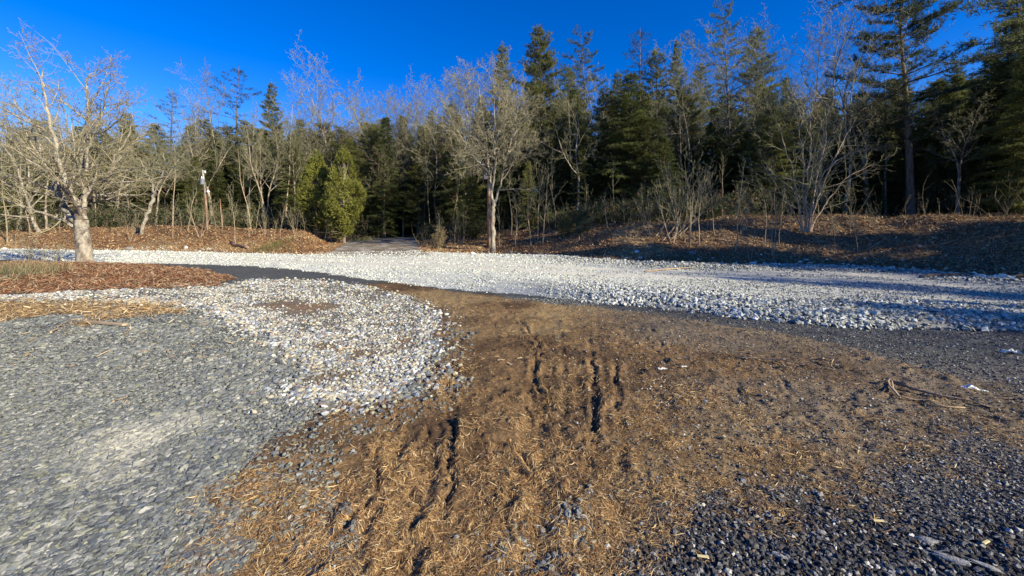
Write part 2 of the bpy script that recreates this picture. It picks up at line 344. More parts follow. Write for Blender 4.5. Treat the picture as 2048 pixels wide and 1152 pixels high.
def scatter(n, y0, y1, rng, t0=-1.45, t1=1.45, power=1.0):
    """points in front of the camera between distances y0 and y1, denser nearby"""
    u = rng.random(n); Y = (y0**(1-power)+(y1**(1-power)-y0**(1-power))*u)**(1/(1-power)) if power != 1 else y0*(y1/y0)**u
    return (rng.uniform(t0, t1, n)*Y), Y
PAL_WHITE = [(.76, .75, .63), (.66, .65, .54), (.80, .79, .69), (.54, .54, .46), (.40, .395, .35), (.68, .64, .49), (.28, .28, .26)]
PAL_PEB = [(.52, .505, .44), (.36, .36, .34), (.45, .40, .28), (.27, .29, .31), (.19, .21, .24), (.62, .61, .55), (.36, .33, .22), (.43, .37, .25), (.28, .20, .16), (.15, .15, .15)]
PAL_GREY = [(.155, .158, .145), (.19, .192, .175), (.11, .115, .115), (.22, .22, .195), (.17, .175, .145), (.30, .29, .25), (.14, .15, .155), (.24, .235, .17), (.13, .135, .13)]
PAL_DARK = [(.065, .062, .06), (.09, .087, .083), (.13, .125, .12), (.045, .044, .044), (.19, .18, .17), (.38, .36, .32), (.10, .09, .075)]
def ground_cover():
    r = np.random.default_rng(11)
    # crushed white stone of the lot
    X, Y = scatter(330000, 6.2, 30, r, power=1.0)
    w = poly_sd(X, Y, WHITE)+(fbm(X, Y, .5, 3, 101)-.5)*.5; big = sstep(.2, 3, X)*(1-sstep(1.4, 2.8, w))
    trk = np.minimum(line_d(X, Y, PP((500, 524), (900, 535), (1300, 557), (1600, 561), (2048, 577)))[0]/.5, line_d(X, Y, PP((500, 517), (900, 524), (1300, 546), (1650, 549), (2048, 566)))[0]/.5)
    keep = (w > -.12) & (r.random(len(X)) < np.where(w < .15, .30, .42+.58*big)*(.3+.7*sstep(.3, .55, fbm(X, Y, 1.1, 3, 8)))*(.12+.88*sstep(.5, 1.5, trk)))
    X, Y, big = X[keep], Y[keep], big[keep]; n = len(X)
    size = (.017+.0014*Y)*(.6+1.2*r.random(n)**2)+big*(.004+.078*r.random(n)**2.6)
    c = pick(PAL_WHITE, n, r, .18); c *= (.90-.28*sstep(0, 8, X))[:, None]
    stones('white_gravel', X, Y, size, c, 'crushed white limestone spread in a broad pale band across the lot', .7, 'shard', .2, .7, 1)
    # mixed river pebbles
    X, Y = scatter(150000, 3.4, 13, r, -1.35, -.1, power=1.2)
    w = poly_sd(X, Y, PEBBLE)+(fbm(X, Y, .5, 4, 101)-.5)*.5
    spot = np.zeros(len(X))
    for p in SPOTS: spot = np.maximum(spot, sstep(-.22, .2, poly_sd(X, Y, p)+(fbm(X, Y, .35, 3, 4)-.5)*.55))
    keep = (w > -.45) & (r.random(len(X)) < np.where(w < 0, .22*np.exp(w/.15), .22+.6*sstep(.35, .6, fbm(X, Y, .45, 3, 19)))*(1-.93*spot)); X, Y = X[keep], Y[keep]; n = len(X)
    stones('pebbles', X, Y, (.014+.040*r.random(n)**2.2)*(1+.05*Y)*np.where(w[keep] < .25, 1.15, .85), pick(PAL_PEB, n, r), 'patch of mixed white, yellowish and grey pebbles in the middle of the lot', .6, 'ico', .3, .35, 2)
    # flat grey shards, left foreground
    X, Y = scatter(290000, 1.35, 9, r, -1.6, .2, power=1.6)
    w = np.maximum(poly_sd(X, Y, BROWN), np.maximum(poly_sd(X, Y, PEBBLE), poly_sd(X, Y, TAN)))+(fbm(X, Y, .5, 4, 101)-.5)*.7
    keep = ((w < -.05) | (r.random(len(X)) < .13*(w < .5))); X, Y = X[keep], Y[keep]; n = len(X)
    dust = sstep(-.25, .35, poly_sd(X, Y, DUST)+(fbm(X, Y, .5, 4, 101)-.5)*.9)
    c = pick(PAL_GREY, n, r); c = c*(1-dust[:, None]*.75)+np.array([.46, .43, .34])*dust[:, None]*.75
    loose = fbm(X, Y, .7, 2, 77)
    stones('grey_gravel', X, Y, (.009+.026*r.random(n)**3)*(1+.09*Y)*(1+.7*sstep(.52, .64, loose)), c, 'flat grey slate gravel covering the left foreground', .42, 'shard', .15, .38, 3, .5)
    # coarse black gravel bottom right and stone dust on the right
    X, Y = scatter(75000, 1.3, 3.0, r, -.1, 1.7, power=1.6)
    w = poly_sd(X, Y, COARSE)+(fbm(X, Y, .3, 3, 13)-.5)*.3; keep = (w > -.05) | ((r.random(len(X)) < .10) & (w > -.4)); X, Y = X[keep], Y[keep]; n = len(X)
    stones('black_gravel', X, Y, .007+.030*r.random(n)**4, pick(PAL_DARK+PAL_DARK[:4]+[(.12, .085, .06)], n, r, .25), 'coarse loose black gravel in the bottom right foreground', .5, 'shard', .15, .7, 4, .55)
    X, Y = scatter(110000, 1.5, 9.5, r, .1, 1.6, power=1.35)
    w = np.maximum(poly_sd(X, Y, WHITE), 0); b = poly_sd(X, Y, BROWN); co = poly_sd(X, Y, COARSE)
    keep = (w <= 0) & (co < 0) & ((b < .1) | (r.random(len(X)) < .16+.2*sstep(.9, 2, X))); X, Y = X[keep], Y[keep]; n = len(X)
    stones('stone_chippings', X, Y, (.006+.014*r.random(n)**3)*(1+.13*Y), pick(PAL_DARK+[(.2, .17, .14), (.28, .26, .22)], n, r, .2), 'fine dark stone chippings worn into the ground on the right', .6, 'oct', .2, .6, 5)
    # stones strewn along the foot of the bank
    X, Y = scatter(60000, 9, 34, r, power=1.0); s, _, _ = bank(X, Y)
    keep = (s > -.6) & (s < 3.5) & (r.random(len(X)) < np.exp(-np.maximum(s, 0)*1.3)*(.2+.8*(X > 1.5))*(.25+.75*(fbm(X, Y, 1.0, 2, 5) > .5))); X, Y = X[keep], Y[keep]; n = len(X)
    stones('strewn_stones', X, Y, (.05+.16*r.random(n)**5)*(1+.01*Y), pick(PAL_WHITE+[(.3, .29, .28)], n, r), 'pale stones strewn along the foot of the wooded bank', .7, 'oct', .2, .6, 6)

def ribbons(name, X, Y, length, width, cols, mat_, label, lift=.012, bend=.5, up=.12, seed=0, zscale=1.0, cat='straw'):
    """short bent fibres lying on the ground"""
    rng = np.random.default_rng(seed); n = len(X)
    a = rng.uniform(0, 6.283, n); k = rng.normal(0, bend, n)
    s = np.zeros((n, 4, 2)); ang = a.copy()
    s[:, 0] = np.stack([X, Y], 1)-.5*np.stack([np.cos(a), np.sin(a)], 1)*length[:, None]
    for j in range(1, 4):
        s[:, j] = s[:, j-1]+np.stack([np.cos(ang), np.sin(ang)], 1)*(length/3)[:, None]; ang = ang+k
    z = height(s[:, :, 0].ravel(), s[:, :, 1].ravel()).reshape(n, 4)
    z = z+lift*(.2+rng.random((n, 1)))+np.abs(rng.normal(0, up, (n, 1)))*length[:, None]*np.array([[.0, .35, .7, 1.]])*rng.choice([0, 1, 1], (n, 1))
    C = np.dstack([s, z]); d = np.gradient(s, axis=1); d /= np.linalg.norm(d, axis=2, keepdims=True)+1e-9
    side = np.dstack([-d[:, :, 1], d[:, :, 0], rng.normal(0, .5, (n, 1))*np.ones((1, 4))]); taper = np.array([.5, 1, .9, .3])[None, :, None]
    V = np.stack([C-side*width[:, None, None]*.5*taper, C+side*width[:, None, None]*.5*taper], 2).reshape(n, 8, 3)
    q = np.array([(0, 1, 3, 2), (2, 3, 5, 4), (4, 5, 7, 6)]); Q = (q[None]+np.arange(n)[:, None, None]*8).reshape(-1, 4)
    o = mesh(name, V.reshape(-1, 3), Q, None, [mat_], col=np.repeat(cols, 3, 0))
    return tag(o, label, cat, kind='stuff')
PAL_STRAW = [(.58, .38, .16), (.48, .28, .11), (.36, .20, .08), (.66, .50, .27), (.26, .14, .06), (.16, .085, .04)]
def straw_cover():
    r = np.random.default_rng(12)
    X, Y = scatter(700000, 1.35, 10, r, -1.5, 1.7, power=1.55)
    b = poly_sd(X, Y, BROWN)+(fbm(X, Y, .5, 4, 101)-.5)*.7; pat = fbm(X, Y, .55, 3, 201); fine = fbm(X, Y, .16, 2, 202)
    dens = sstep(-.35, .15, b)*(.12+.88*sstep(.36, .56, pat))*(.2+.8*sstep(.38, .6, fine))*(1-.55*sstep(1.2, 3.2, X))
    keep = r.random(len(X)) < dens; X, Y = X[keep], Y[keep]; n = len(X); grow_ = 1+.10*Y
    c = pick(PAL_STRAW, n, r, .15); c *= (.75+.5*fbm(X, Y, .8, 2, 203))[:, None]
    ribbons('straw', X, Y, (.016+.05*r.random(n)**3)*(1+.06*Y), (.0011+.0014*r.random(n))*grow_, c, M['straw'], 'chopped golden straw strewn over the churned brown earth', .012, .35, .16, 1)
    X, Y = scatter(60000, 4.5, 15, r, -1.9, -.3, power=1.2)
    t = poly_sd(X, Y, TAN)+(fbm(X, Y, .5, 4, 101)-.5)*.8; keep = (t > -.1) | ((r.random(len(X)) < .012) & (Y < 9)); X, Y = X[keep], Y[keep]; n = len(X)
    ribbons('dry_grass', X, Y, .06+.10*r.random(n), .006+.006*r.random(n), pick([(.60, .42, .20), (.50, .32, .13), (.66, .52, .30), (.35, .2, .09)], n, r), M['straw'], 'flattened dry yellow grass in front of the pebble strip on the left', .02, .3, .3, 2, cat='grass')
    X, Y = scatter(190000, 8.8, 24, r, -2.0, -.6, power=1.2)
    t = poly_sd(X, Y, MULCH)+(fbm(X, Y, .5, 4, 101)-.5)*.7; keep = t > -.05; X, Y = X[keep], Y[keep]; n = len(X)
    ribbons('wood_mulch', X, Y, .05+.15*r.random(n)**2, .007+.012*r.random(n), pick([(.30, .12, .055), (.24, .10, .05), (.40, .22, .11), (.17, .085, .045), (.5, .36, .21), (.36, .26, .15)], n, r), M['leaf'], 'reddish shredded mulch and dead leaves round the big pale tree', .03, .5, .25, 3, cat='mulch')
    # leaf litter on the banks
    X, Y = scatter(340000, 9, 44, r, -1.6, 1.6, power=1.0); s, _, _ = bank(X, Y); dd = drive_d(X, Y)
    keep = (s > .1) & (s < 13) & (dd > 2.6); X, Y = X[keep], Y[keep]; n = len(X)
    rr = sstep(6, 12, X)[:, None]
    c = pick([(.36, .19, .085), (.28, .135, .06), (.44, .28, .14), (.19, .105, .055), (.52, .38, .2)], n, r)*(1-.15*rr)
    ribbons('leaf_litter', X, Y, (.05+.09*r.random(n))*(.45+Y/35), (.025+.035*r.random(n))*(.45+Y/35), c, M['leaf'], 'fallen brown oak leaves and dead grass covering the bank', .03, .5, .35, 4, cat='leaves')
    X, Y = scatter(15000, 4, 40, r, -1.6, 1.6, power=1.0); s, _, _ = bank(X, Y); b = poly_sd(X, Y, BROWN)
    keep = (s > -.1) & (s < 12) & (r.random(len(X)) < .45); X, Y = X[keep], Y[keep]; n = len(X)
    ribbons('dead_sticks', X, Y, .3+.9*r.random(n)**2, .012+.014*r.random(n), pick([(.36, .27, .18), (.25, .18, .12), (.45, .36, .26)], n, r), M['leaf'], 'small dead sticks and twigs lying on the bank', .04, .18, .12, 5, cat='sticks')
ground_cover()
straw_cover()

# ------------------------------------------------------------------ tree builder
def unit(v): return v/(np.linalg.norm(v)+1e-12)
def rot_about(v, k, a):
    return v*math.cos(a)+np.cross(k, v)*math.sin(a)+k*(k@v)*(1-math.cos(a))
def perp(v, rng):
    p = rng.normal(size=3); p -= v*(v@p); return unit(p)
class Lines:
    def __init__(s): s.l = {}
    def add(s, pts, rad, sides):
        s.l.setdefault((len(pts), sides), []).append((pts, rad))
    def arrays(s):
        VV = []; QQ = []; off = 0
        for (n, k), L in s.l.items():
            P = np.array([a for a, _ in L]); R = np.array([b for _, b in L]); m = len(L)
            T = np.gradient(P, axis=1); T /= np.linalg.norm(T, axis=2, keepdims=True)+1e-9
            ref = np.where(np.abs(T[:, :1, 2:3]) > .8, np.array([[[1., 0, 0]]]), np.array([[[0, 0, 1.]]]))
            U = np.cross(T, ref+T*0); U /= np.linalg.norm(U, axis=2, keepdims=True)+1e-9; B = np.cross(T, U)
            a = np.arange(k)*2*math.pi/k
            V = P[:, :, None]+R[:, :, None, None]*(U[:, :, None]*np.cos(a)[None, None, :, None]+B[:, :, None]*np.sin(a)[None, None, :, None])
            base = off+np.arange(m)[:, None, None]*n*k+np.arange(n-1)[None, :, None]*k
            j = np.arange(k)[None, None, :]; j2 = (j+1) % k
            Q = np.stack([base+j, base+j2, base+k+j2, base+k+j], -1).reshape(-1, 4)
            VV.append(V.reshape(-1, 3)); QQ.append(Q); off += m*n*k
        if not VV: return np.zeros((0, 3)), np.zeros((0, 4), int)
        return np.concatenate(VV), np.concatenate(QQ)
    def mesh(s, name, m):
        v, q = s.arrays(); return mesh(name, v, q, None, [m], smooth=True, link=False)
def limb(rng, p, d, length, r0, r1, n, wander, up, sag=0.0, pw=1.0):
    """a curved limb: points and radii"""
    pts = [p]; st = length/n; d = unit(d)
    for i in range(n):
        t = i/n
        d = unit(d+rng.normal(size=3)*wander+np.array([0, 0, 1.])*(up-sag*(1-t)))
        pts.append(pts[-1]+d*st)
    t = np.linspace(0, 1, n+1)
    return np.array(pts), r0+(r1-r0)*t**pw
def along(pts, rad, t):
    f = t*(len(pts)-1); i = min(int(f), len(pts)-2); u = f-i
    return pts[i]*(1-u)+pts[i+1]*u, unit(pts[i+1]-pts[i]), rad[i]*(1-u)+rad[i+1]*u
def ramify(rng, A, B, pts, rad, level, counts, ratio, ang, up, t0=.2, maxlen=None, minr=.006, wander=.13, first=None):
    """side branches of a limb, level by level; A takes thick limbs, B the twigs"""
    if level >= len(counts): return
    L = np.linalg.norm(np.diff(pts, axis=0), axis=1).sum(); n = counts[level]
    n = int(n) if n >= 1 else int(rng.random() < n)
    az = rng.uniform(0, 6.28)
    for k in range(n):
        t = t0+(1-t0)*(k+rng.uniform(.1, .9))/n
        p, d, r = along(pts, rad, min(t, .985))
        az += 2.4+rng.normal()*.5
        q = np.cross(d, [0, 0, 1.]) if abs(d[2]) < .95 else np.array([1., 0, 0]); q = unit(q); q = rot_about(q, d, az)
        a = ang*(1.15-.35*t)*(1+rng.normal()*.18)
        nd = unit(d*math.cos(a)+q*math.sin(a))
        l = L*ratio*(1.15-.6*t)*(.7+.6*rng.random())
        if maxlen: l = min(l, maxlen)
        rr = max(minr, min(r*.62, l*.016+.004)); seg = 5 if level == 0 else 4 if level == 1 else 3 if level == 2 else 2
        P, R = limb(rng, p, nd, l, rr, max(minr*.55, rr*.25), seg, wander, up)
        (A if rr > .028 else B).add(P, R, 5 if rr > .05 else 4 if rr > .02 else 3)
        ramify(rng, A, B, P, R, level+1, counts, ratio*1.0, ang, up, .12, maxlen, minr, wander*1.15)
def bare_tree(seed, H=14., r=.14, crown=.35, nl=17, ratio=.40, ang=.85, up=.07, counts=(8, 6, 4), lean=.03, fork=0, wander=.05, minr=.0095, bark='bark_grey', twig='twig'):
    """a leafless broadleaf tree -> (trunk mesh, crown mesh)"""
    rng = np.random.default_rng(seed); A, B = Lines(), Lines()
    d0 = unit(np.array([rng.normal()*lean, rng.normal()*lean, 1.]))
    def leader(p, d, h, r0, frac0):
        n = 12; P, R = limb(rng, p, d, h, r0, .012, n, wander, .03, pw=.85)
        if p[2] < .05: R[0] *= 1.45; R[1] *= 1.03
        A.add(P, R, 8); ramify(rng, A, B, P, R, 0, (nl,)+tuple(counts), ratio, ang, up, frac0, None, minr)
    z0 = np.array([0, 0, -.25])
    if fork:
        hf = H*rng.uniform(.22, .4); P, R = limb(rng, z0, d0, hf, r*1.45, r, 5, wander*.6, .02); A.add(P, R, 9)
        a0 = rng.uniform(0, 6.28)
        for k in range(fork):
            a = a0+k*6.283/fork+rng.normal()*.3; tilt = rng.uniform(.22, .45)
            dd = unit(np.array([math.cos(a)*math.sin(tilt), math.sin(a)*math.sin(tilt), math.cos(tilt)]))
            leader(P[-1]-np.array([0, 0, r*.5]), dd, (H-hf)*rng.uniform(.85, 1.03), r*.72, .12)
    else:
        leader(z0, d0, H+.25, r, crown)
    return A.mesh('trunk', M[bark]), B.mesh('crown', M[twig])
def blades(rng, C, D, m, ln, wd, spread, cols):
    """m thin leaf blades at every clump centre C pointing about D -> verts, tris, colours"""
    n = len(C); C = np.repeat(C, m, 0); D = np.repeat(D, m, 0)
    d = D+rng.normal(size=C.shape)*spread; d /= np.linalg.norm(d, axis=1, keepdims=True)+1e-9
    l = ln*(.6+.8*rng.random((n*m, 1))); s = rng.normal(size=C.shape); s -= d*(s*d).sum(1, keepdims=True); s /= np.linalg.norm(s, axis=1, keepdims=True)+1e-9
    p = C+rng.normal(size=C.shape)*ln*.25; w = wd*(.6+.8*rng.random((n*m, 1)))
    V = np.stack([p-s*w*.5, p+s*w*.5, p+d*l], 1).reshape(-1, 3)
    col = np.repeat(cols, m, 0)*(.7+.6*rng.random((n*m, 1)))
    return V, np.arange(n*m*3).reshape(-1, 3), col
def foliage_mesh(name, parts, m):
    V = []; T = []; Cc = []; o = 0
    for v, t, c in parts: V.append(v); T.append(t+o); Cc.append(c); o += len(v)
    return mesh(name, np.concatenate(V), None, np.concatenate(T), [M[m]], col=np.concatenate(Cc), link=False)
def pine(seed, H=19., r=.24, base=.26, width=4.1, gap=.62, per=5, dens=1.5, cols=((.11, .135, .048), (.20, .205, .07)), bare_frac=.25, lift=.25, bark='bark_dark', clump=16, shape=.75, irregular=.35, flat=.35, nl=.19):
    """tall pine: whorls of near-level limbs, needles held in tufts on the outer twigs"""
    rng = np.random.default_rng(seed); A = Lines(); C = []; D = []; K = []
    P, R = limb(rng, np.array([0, 0, -.3]), np.array([0, 0, 1.]), H+.3, r, .02, 14, .012, .03, pw=.9); R[0] *= 1.3
    A.add(P, R, 8); z = base*H; az = 0
    c0, c1 = np.array(cols[0]), np.array(cols[1])
    while z < H*.985:
        u = (z-base*H)/(H*(1-base))
        prof = width*(min(1, .45+u*2.2)*(1-u)**shape*1.12+.06)
        for k in range(max(3, per+rng.integers(-1, 2))):
            az += 6.283/per+rng.normal()*.35
            L = prof*(1-irregular*.5+irregular*rng.normal()*.55); L = max(.25, L)
            t = (z+rng.uniform(-.2, .2)*gap)/(H+.3)
            p, _, rr = along(P, R, min(.99, max(.02, t)))
            el = lift*(.2+1.3*u)+rng.normal()*.08
            d = np.array([math.cos(az)*math.cos(el), math.sin(az)*math.cos(el), math.sin(el)])
            b = min(rr*.5, .012+.013*L)
            Q, S = limb(rng, p, d, L, b, .006, 6, .06, .045, .05); A.add(Q, S, 4 if b > .02 else 3)
            tone = rng.random()
            ns = max(3, int(L*4.2*dens))
            for j in range(ns):
                tt = bare_frac+(1-bare_frac)*(j+rng.random())/ns
                q, dq, _ = along(Q, S, min(.99, tt)); side = np.cross(dq, [0, 0, 1.]); side = unit(side)*(1 if j % 2 else -1)
                l2 = (.18+.32*L*(1-abs(tt-.55)*.9)*.55)*(.6+.7*rng.random()); nd = unit(dq*.75+side*.8+np.array([0, 0, .12+rng.normal()*.15]))
                e, s2 = limb(rng, q, nd, l2, .007, .004, 2, .1, .05); A.add(e, s2, 3)
                for f in (.35, .68, 1.0) if l2 > .35 else (.6, 1.0):
                    c = q+(e[-1]-q)*f; C.append(c); D.append(unit(nd*.9+np.array([0, 0, .55]))); K.append(c0+(c1-c0)*min(1, max(0, tone*.6+.4*rng.random())))
            C.append(Q[-1]); D.append(unit(Q[-1]-Q[-2]+np.array([0, 0, .2]))); K.append(c1)
        z += gap*(1-.45*u)*rng.uniform(.8, 1.2)
    C.append(P[-1]); D.append(np.array([0, 0, 1.])); K.append(c1)
    C = np.array(C); D = np.array(D); K = np.array(K)
    D[:, 2] *= 1; n = blades(rng, C+rng.normal(size=C.shape)*np.array([.07, .07, .07*flat]), D, clump, nl, .027, .75, K)
    return A.mesh('trunk', M[bark]), foliage_mesh('crown', [n], 'needle')
def hemlock(seed, H=12., r=.17, width=2.6, base=.04, gap=.34, per=7, dens=1.1, cols=((.085, .105, .03), (.19, .19, .055)), bark='bark_dark', shape=.8, clump=11, sag=.06):
    """dense dark evergreen, drooping feathery boughs to near the ground"""
    rng = np.random.default_rng(seed); A = Lines(); C = []; D = []; K = []
    P, R = limb(rng, np.array([0, 0, -.3]), np.array([0, 0, 1.]), H+.3, r, .015, 12, .012, .03, pw=.9); A.add(P, R, 7); z = base*H; az = 0
    c0, c1 = np.array(cols[0]), np.array(cols[1])
    while z < H*.99:
        u = (z-base*H)/(H*(1-base)); prof = width*((1-u)**shape*min(1, .6+1.5*u)+.04)
        for k in range(per):
            az += 6.283/per+rng.normal()*.4
            L = max(.2, prof*(.85+rng.normal()*.22)); p, _, rr = along(P, R, min(.99, (z+.3)/(H+.3)))
            el = .25+.35*u+rng.normal()*.1; d = np.array([math.cos(az)*math.cos(el), math.sin(az)*math.cos(el), math.sin(el)])
            b = min(rr*.4, .01+.010*L); Q, S = limb(rng, p, d, L, b, .004, 6, .05, -.10, 0); A.add(Q, S, 3)
            tone = rng.random(); ns = max(3, int(L*6*dens))
            for j in range(ns):
                tt = .2+.8*(j+rng.random())/ns; q, dq, _ = along(Q, S, min(.99, tt)); side = unit(np.cross(dq, [0, 0, 1.]))*(1 if j % 2 else -1)
                l2 = (.12+.26*L*(1.1-tt))*(.6+.6*rng.random()); nd = unit(dq*.8+side*.75+np.array([0, 0, -.15+rng.normal()*.1]))
                for f in ((.3, .6, 1.) if l2 > .3 else (.5, 1.)):
                    C.append(q+nd*l2*f+rng.normal(size=3)*.03); D.append(nd); K.append(c0+(c1-c0)*min(1, tone*.55+.45*rng.random()))
        z += gap*(1-.4*u)*rng.uniform(.8, 1.2)
    C = np.array(C); D = np.array(D); K = np.array(K)
    n = blades(rng, C, D, clump, .15, .032, .6, K)
    return A.mesh('trunk', M[bark]), foliage_mesh('crown', [n], 'needle')
def cedar(seed, H=6.4, W=1.45, cols=((.10, .11, .02), (.25, .24, .045))):
    """rounded golden green cedar: upright feathery sprays massed in lumps"""
    rng = np.random.default_rng(seed); A = Lines(); N = 5200
    P, R = limb(rng, np.array([0, 0, -.2]), np.array([.02, 0, 1.]), H*.95, .13, .02, 8, .02, .03); A.add(P, R, 8)
    lobes = []
    for k in range(120):
        u = .13+.87*rng.random()**.9; a = rng.uniform(0, 6.28); v = max(0, (u-.13)/.87); rad = W*((v/.36)**.55 if v < .36 else ((1-v)/.64)**.72)*rng.uniform(.75, 1.08)
        lobes.append((np.array([math.cos(a)*rad*.8, math.sin(a)*rad*.8, u*H]), rng.uniform(.16, .42)*(1.15-.55*v), rng.random()))
        p, _, _ = along(P, R, u*.85); A.add(*limb(rng, p, lobes[-1][0]-p+np.array([0, 0, -.2]), np.linalg.norm(lobes[-1][0]-p), .022, .006, 4, .04, .05), 3)
    C = []; D = []; K = []
    for c, s, tone in lobes:
        m = int(N/70*(s/.36)**2)+6; v = rng.normal(size=(m, 3)); v /= np.linalg.norm(v, axis=1, keepdims=True)
        rr = s*(.45+.6*rng.random((m, 1))**.6); C.append(c+v*rr*np.array([1, 1, 1.35])); D.append(v*.6+np.array([0, 0, .9]))
        t = np.clip(tone*.6+.4*rng.random((m, 1)), 0, 1); K.append(np.array(cols[0])+(np.array(cols[1])-np.array(cols[0]))*t)
    for k in range(12):
        a = rng.uniform(0, 6.28); q, s = limb(rng, np.array([0, 0, rng.uniform(.6, 1.4)]), np.array([math.cos(a), math.sin(a), .1]), 1.1, .02, .006, 4, .1, .02); A.add(q, s, 3)
    return A.mesh('trunk', M['bark_grey']), foliage_mesh('crown', [blades(rng, np.concatenate(C), np.concatenate(D), 6, .12, .045, .5, np.concatenate(K))], 'cedar')
def sapling(seed, H=4.5, r=.030, stems=1, n=12, ratio=.33, up=.10, fan=.12, bark='bark_sap', counts=(5, 3), t0=.3, ang=.6):
    rng = np.random.default_rng(seed); A, B = Lines(), Lines()
    for k in range(stems):
        a = rng.uniform(0, 6.28); f = fan*(.4+rng.random())*(1 if stems > 1 else .6)
        d = unit(np.array([math.cos(a)*f, math.sin(a)*f, 1.])); h = H*(1-.35*rng.random()*(k > 0))
        P, R = limb(rng, np.array([math.cos(a), math.sin(a), 0])*.06*(stems > 1)+np.array([0, 0, -.1]), d, h, r*(1-.3*rng.random()*(k > 0)), .006, 9, .06, .03)
        A.add(P, R, 6); ramify(rng, A, B, P, R, 0, (n,)+counts, ratio, ang, up, t0, None, .0075, .12)
    return A.mesh('trunk', M[bark]), B.mesh('crown', M['twig'])

LAND = [(-900, 'the left edge'), (170, 'the big pale tree'), (408, 'the utility pole'), (660, 'the two golden cedars'), (985, 'the tall roadside tree'),
        (1320, 'the leaning broken stems'), (1610, 'the fan shaped multi-stem tree'), (1820, 'the tall right hand pine'), (3600, 'the right edge')]
TREES = []
ORD = ['first', 'second', 'third', 'fourth', 'fifth', 'sixth', 'seventh', 'eighth', 'ninth', 'tenth', 'eleventh', 'twelfth', 'thirteenth', 'fourteenth', 'fifteenth',
       'sixteenth', 'seventeenth', 'eighteenth', 'nineteenth', 'twentieth']+['twenty-'+o for o in ('first', 'second', 'third', 'fourth', 'fifth', 'sixth', 'seventh', 'eighth', 'ninth')]
def plant(name, var, x, y, height_, nomH, rz, kind=None, cat='tree', group=None, label=None, wide=1.0, z=None, lean=None):
    """stand a tree of a ready-made kind at a place on the ground"""
    z = h1(x, y) if z is None else z
    s = height_/nomH; sw = s*wide
    root = empty(name, (x, y, z), rz, (sw, sw, s))
    if lean: root.rotation_euler = (lean[0], lean[1], rz)
    tr, cr = var
    for nm, me in (('trunk', tr), ('crown', cr)):
        if len(me.polygons) == 0: continue
        o = bpy.data.objects.new(nm, me); COL.objects.link(o); o.parent = root
    tag(root, label, cat, group)
    if kind: TREES.append((root, kind, CX+F*x/max(y, 1)))
    return root
def by_px(pxx, top, d):
    """ground place under photo column pxx at distance d and the tree height that reaches photo row top"""
    x = (pxx-CX)*d/F; z = h1(x, d); return x, d, EYE-(top-CY)*d/F-z, z

# ------------------------------------------------------------------ the woods
V_PINE = [pine(101, irregular=.55), pine(102, irregular=.8, dens=1., per=4, gap=.8, bare_frac=.4, shape=.5), pine(103, width=3.0, gap=.5, shape=.8, irregular=.5)]
V_SPARSE = [pine(111, H=19, base=.42, width=3.0, gap=.95, per=4, irregular=.8, bare_frac=.55, dens=.8, clump=7, shape=.55, cols=((.05, .075, .04), (.07, .095, .05))),
            pine(112, H=19, base=.35, width=2.7, gap=.8, per=4, irregular=.9, bare_frac=.5, dens=.85, clump=7, shape=.6, cols=((.05, .075, .035), (.08, .10, .045)))]
V_OLIVE = [pine(121, base=.12, width=3.6, gap=.5, per=6, cols=((.10, .115, .03), (.20, .19, .055)), irregular=.5, shape=.6, bare_frac=.25),
           pine(122, base=.18, width=3.3, gap=.6, per=5, cols=((.09, .11, .03), (.17, .17, .05)), irregular=.6, shape=.55, bare_frac=.3)]
V_HEM = [hemlock(131), hemlock(132, width=2.2, gap=.32), hemlock(133, width=3.3, H=12, cols=((.08, .10, .025), (.19, .19, .05)))]
V_BARE = [bare_tree(201), bare_tree(202, fork=2, nl=11, wander=.07), bare_tree(203, ratio=.42, nl=13, ang=.95, wander=.08), bare_tree(204, crown=.45, nl=17, ratio=.3, ang=.7),
          bare_tree(205, fork=3, nl=9, ratio=.4, wander=.08), bare_tree(206, wander=.10, ratio=.45, ang=1.0, nl=12, up=.03)]
V_RED = [bare_tree(211, twig='twig_red', ratio=.33, nl=18, ang=.65, minr=.008), bare_tree(212, twig='twig_red', fork=2, nl=12, ratio=.36, ang=.7, minr=.008)]
V_SLIM = [bare_tree(221, H=12, r=.08, crown=.5, nl=12, ratio=.22, ang=.6, counts=(5, 3), bark='bark_sap'), bare_tree(222, H=12, r=.09, crown=.4, nl=13, ratio=.26, ang=.7, counts=(5, 3), wander=.08, bark='bark_sap')]
V_SAP = [sapling(231), sapling(232, n=12, ratio=.36), sapling(233, n=7, ratio=.45, ang=.5), sapling(234, n=10, ratio=.3, fan=.3), sapling(235, stems=2, n=8, fan=.2), sapling(236, stems=4, n=7, fan=.35)]
KINDS_ = {'pine': (V_PINE, 19., 'pine_tree', 'tall green white pine', 'pines of the wood'),
          'sparse': (V_SPARSE, 19., 'pine_tree', 'tall thin pine with layered sparse boughs', 'pines of the wood'),
          'olive': (V_OLIVE, 19., 'pine_tree', 'full olive green pine', 'pines of the wood'),
          'hem': (V_HEM, 12., 'hemlock_tree', 'dense dark evergreen', 'dense dark evergreens of the wood'),
          'bare': (V_BARE, 14., 'bare_tree', 'leafless grey tree', 'leafless trees of the wood'),
          'red': (V_RED, 14., 'bare_tree', 'leafless tree with reddish twigs', 'leafless trees of the wood'),
          'slim': (V_SLIM, 12., 'bare_tree', 'slender leafless tree', 'leafless trees of the wood'),
          'sap': (V_SAP, 4.5, 'sapling', 'thin pale bare sapling', 'bare saplings on the bank')}
CATS = {'sap': 'sapling'}
rT = random.Random(5)
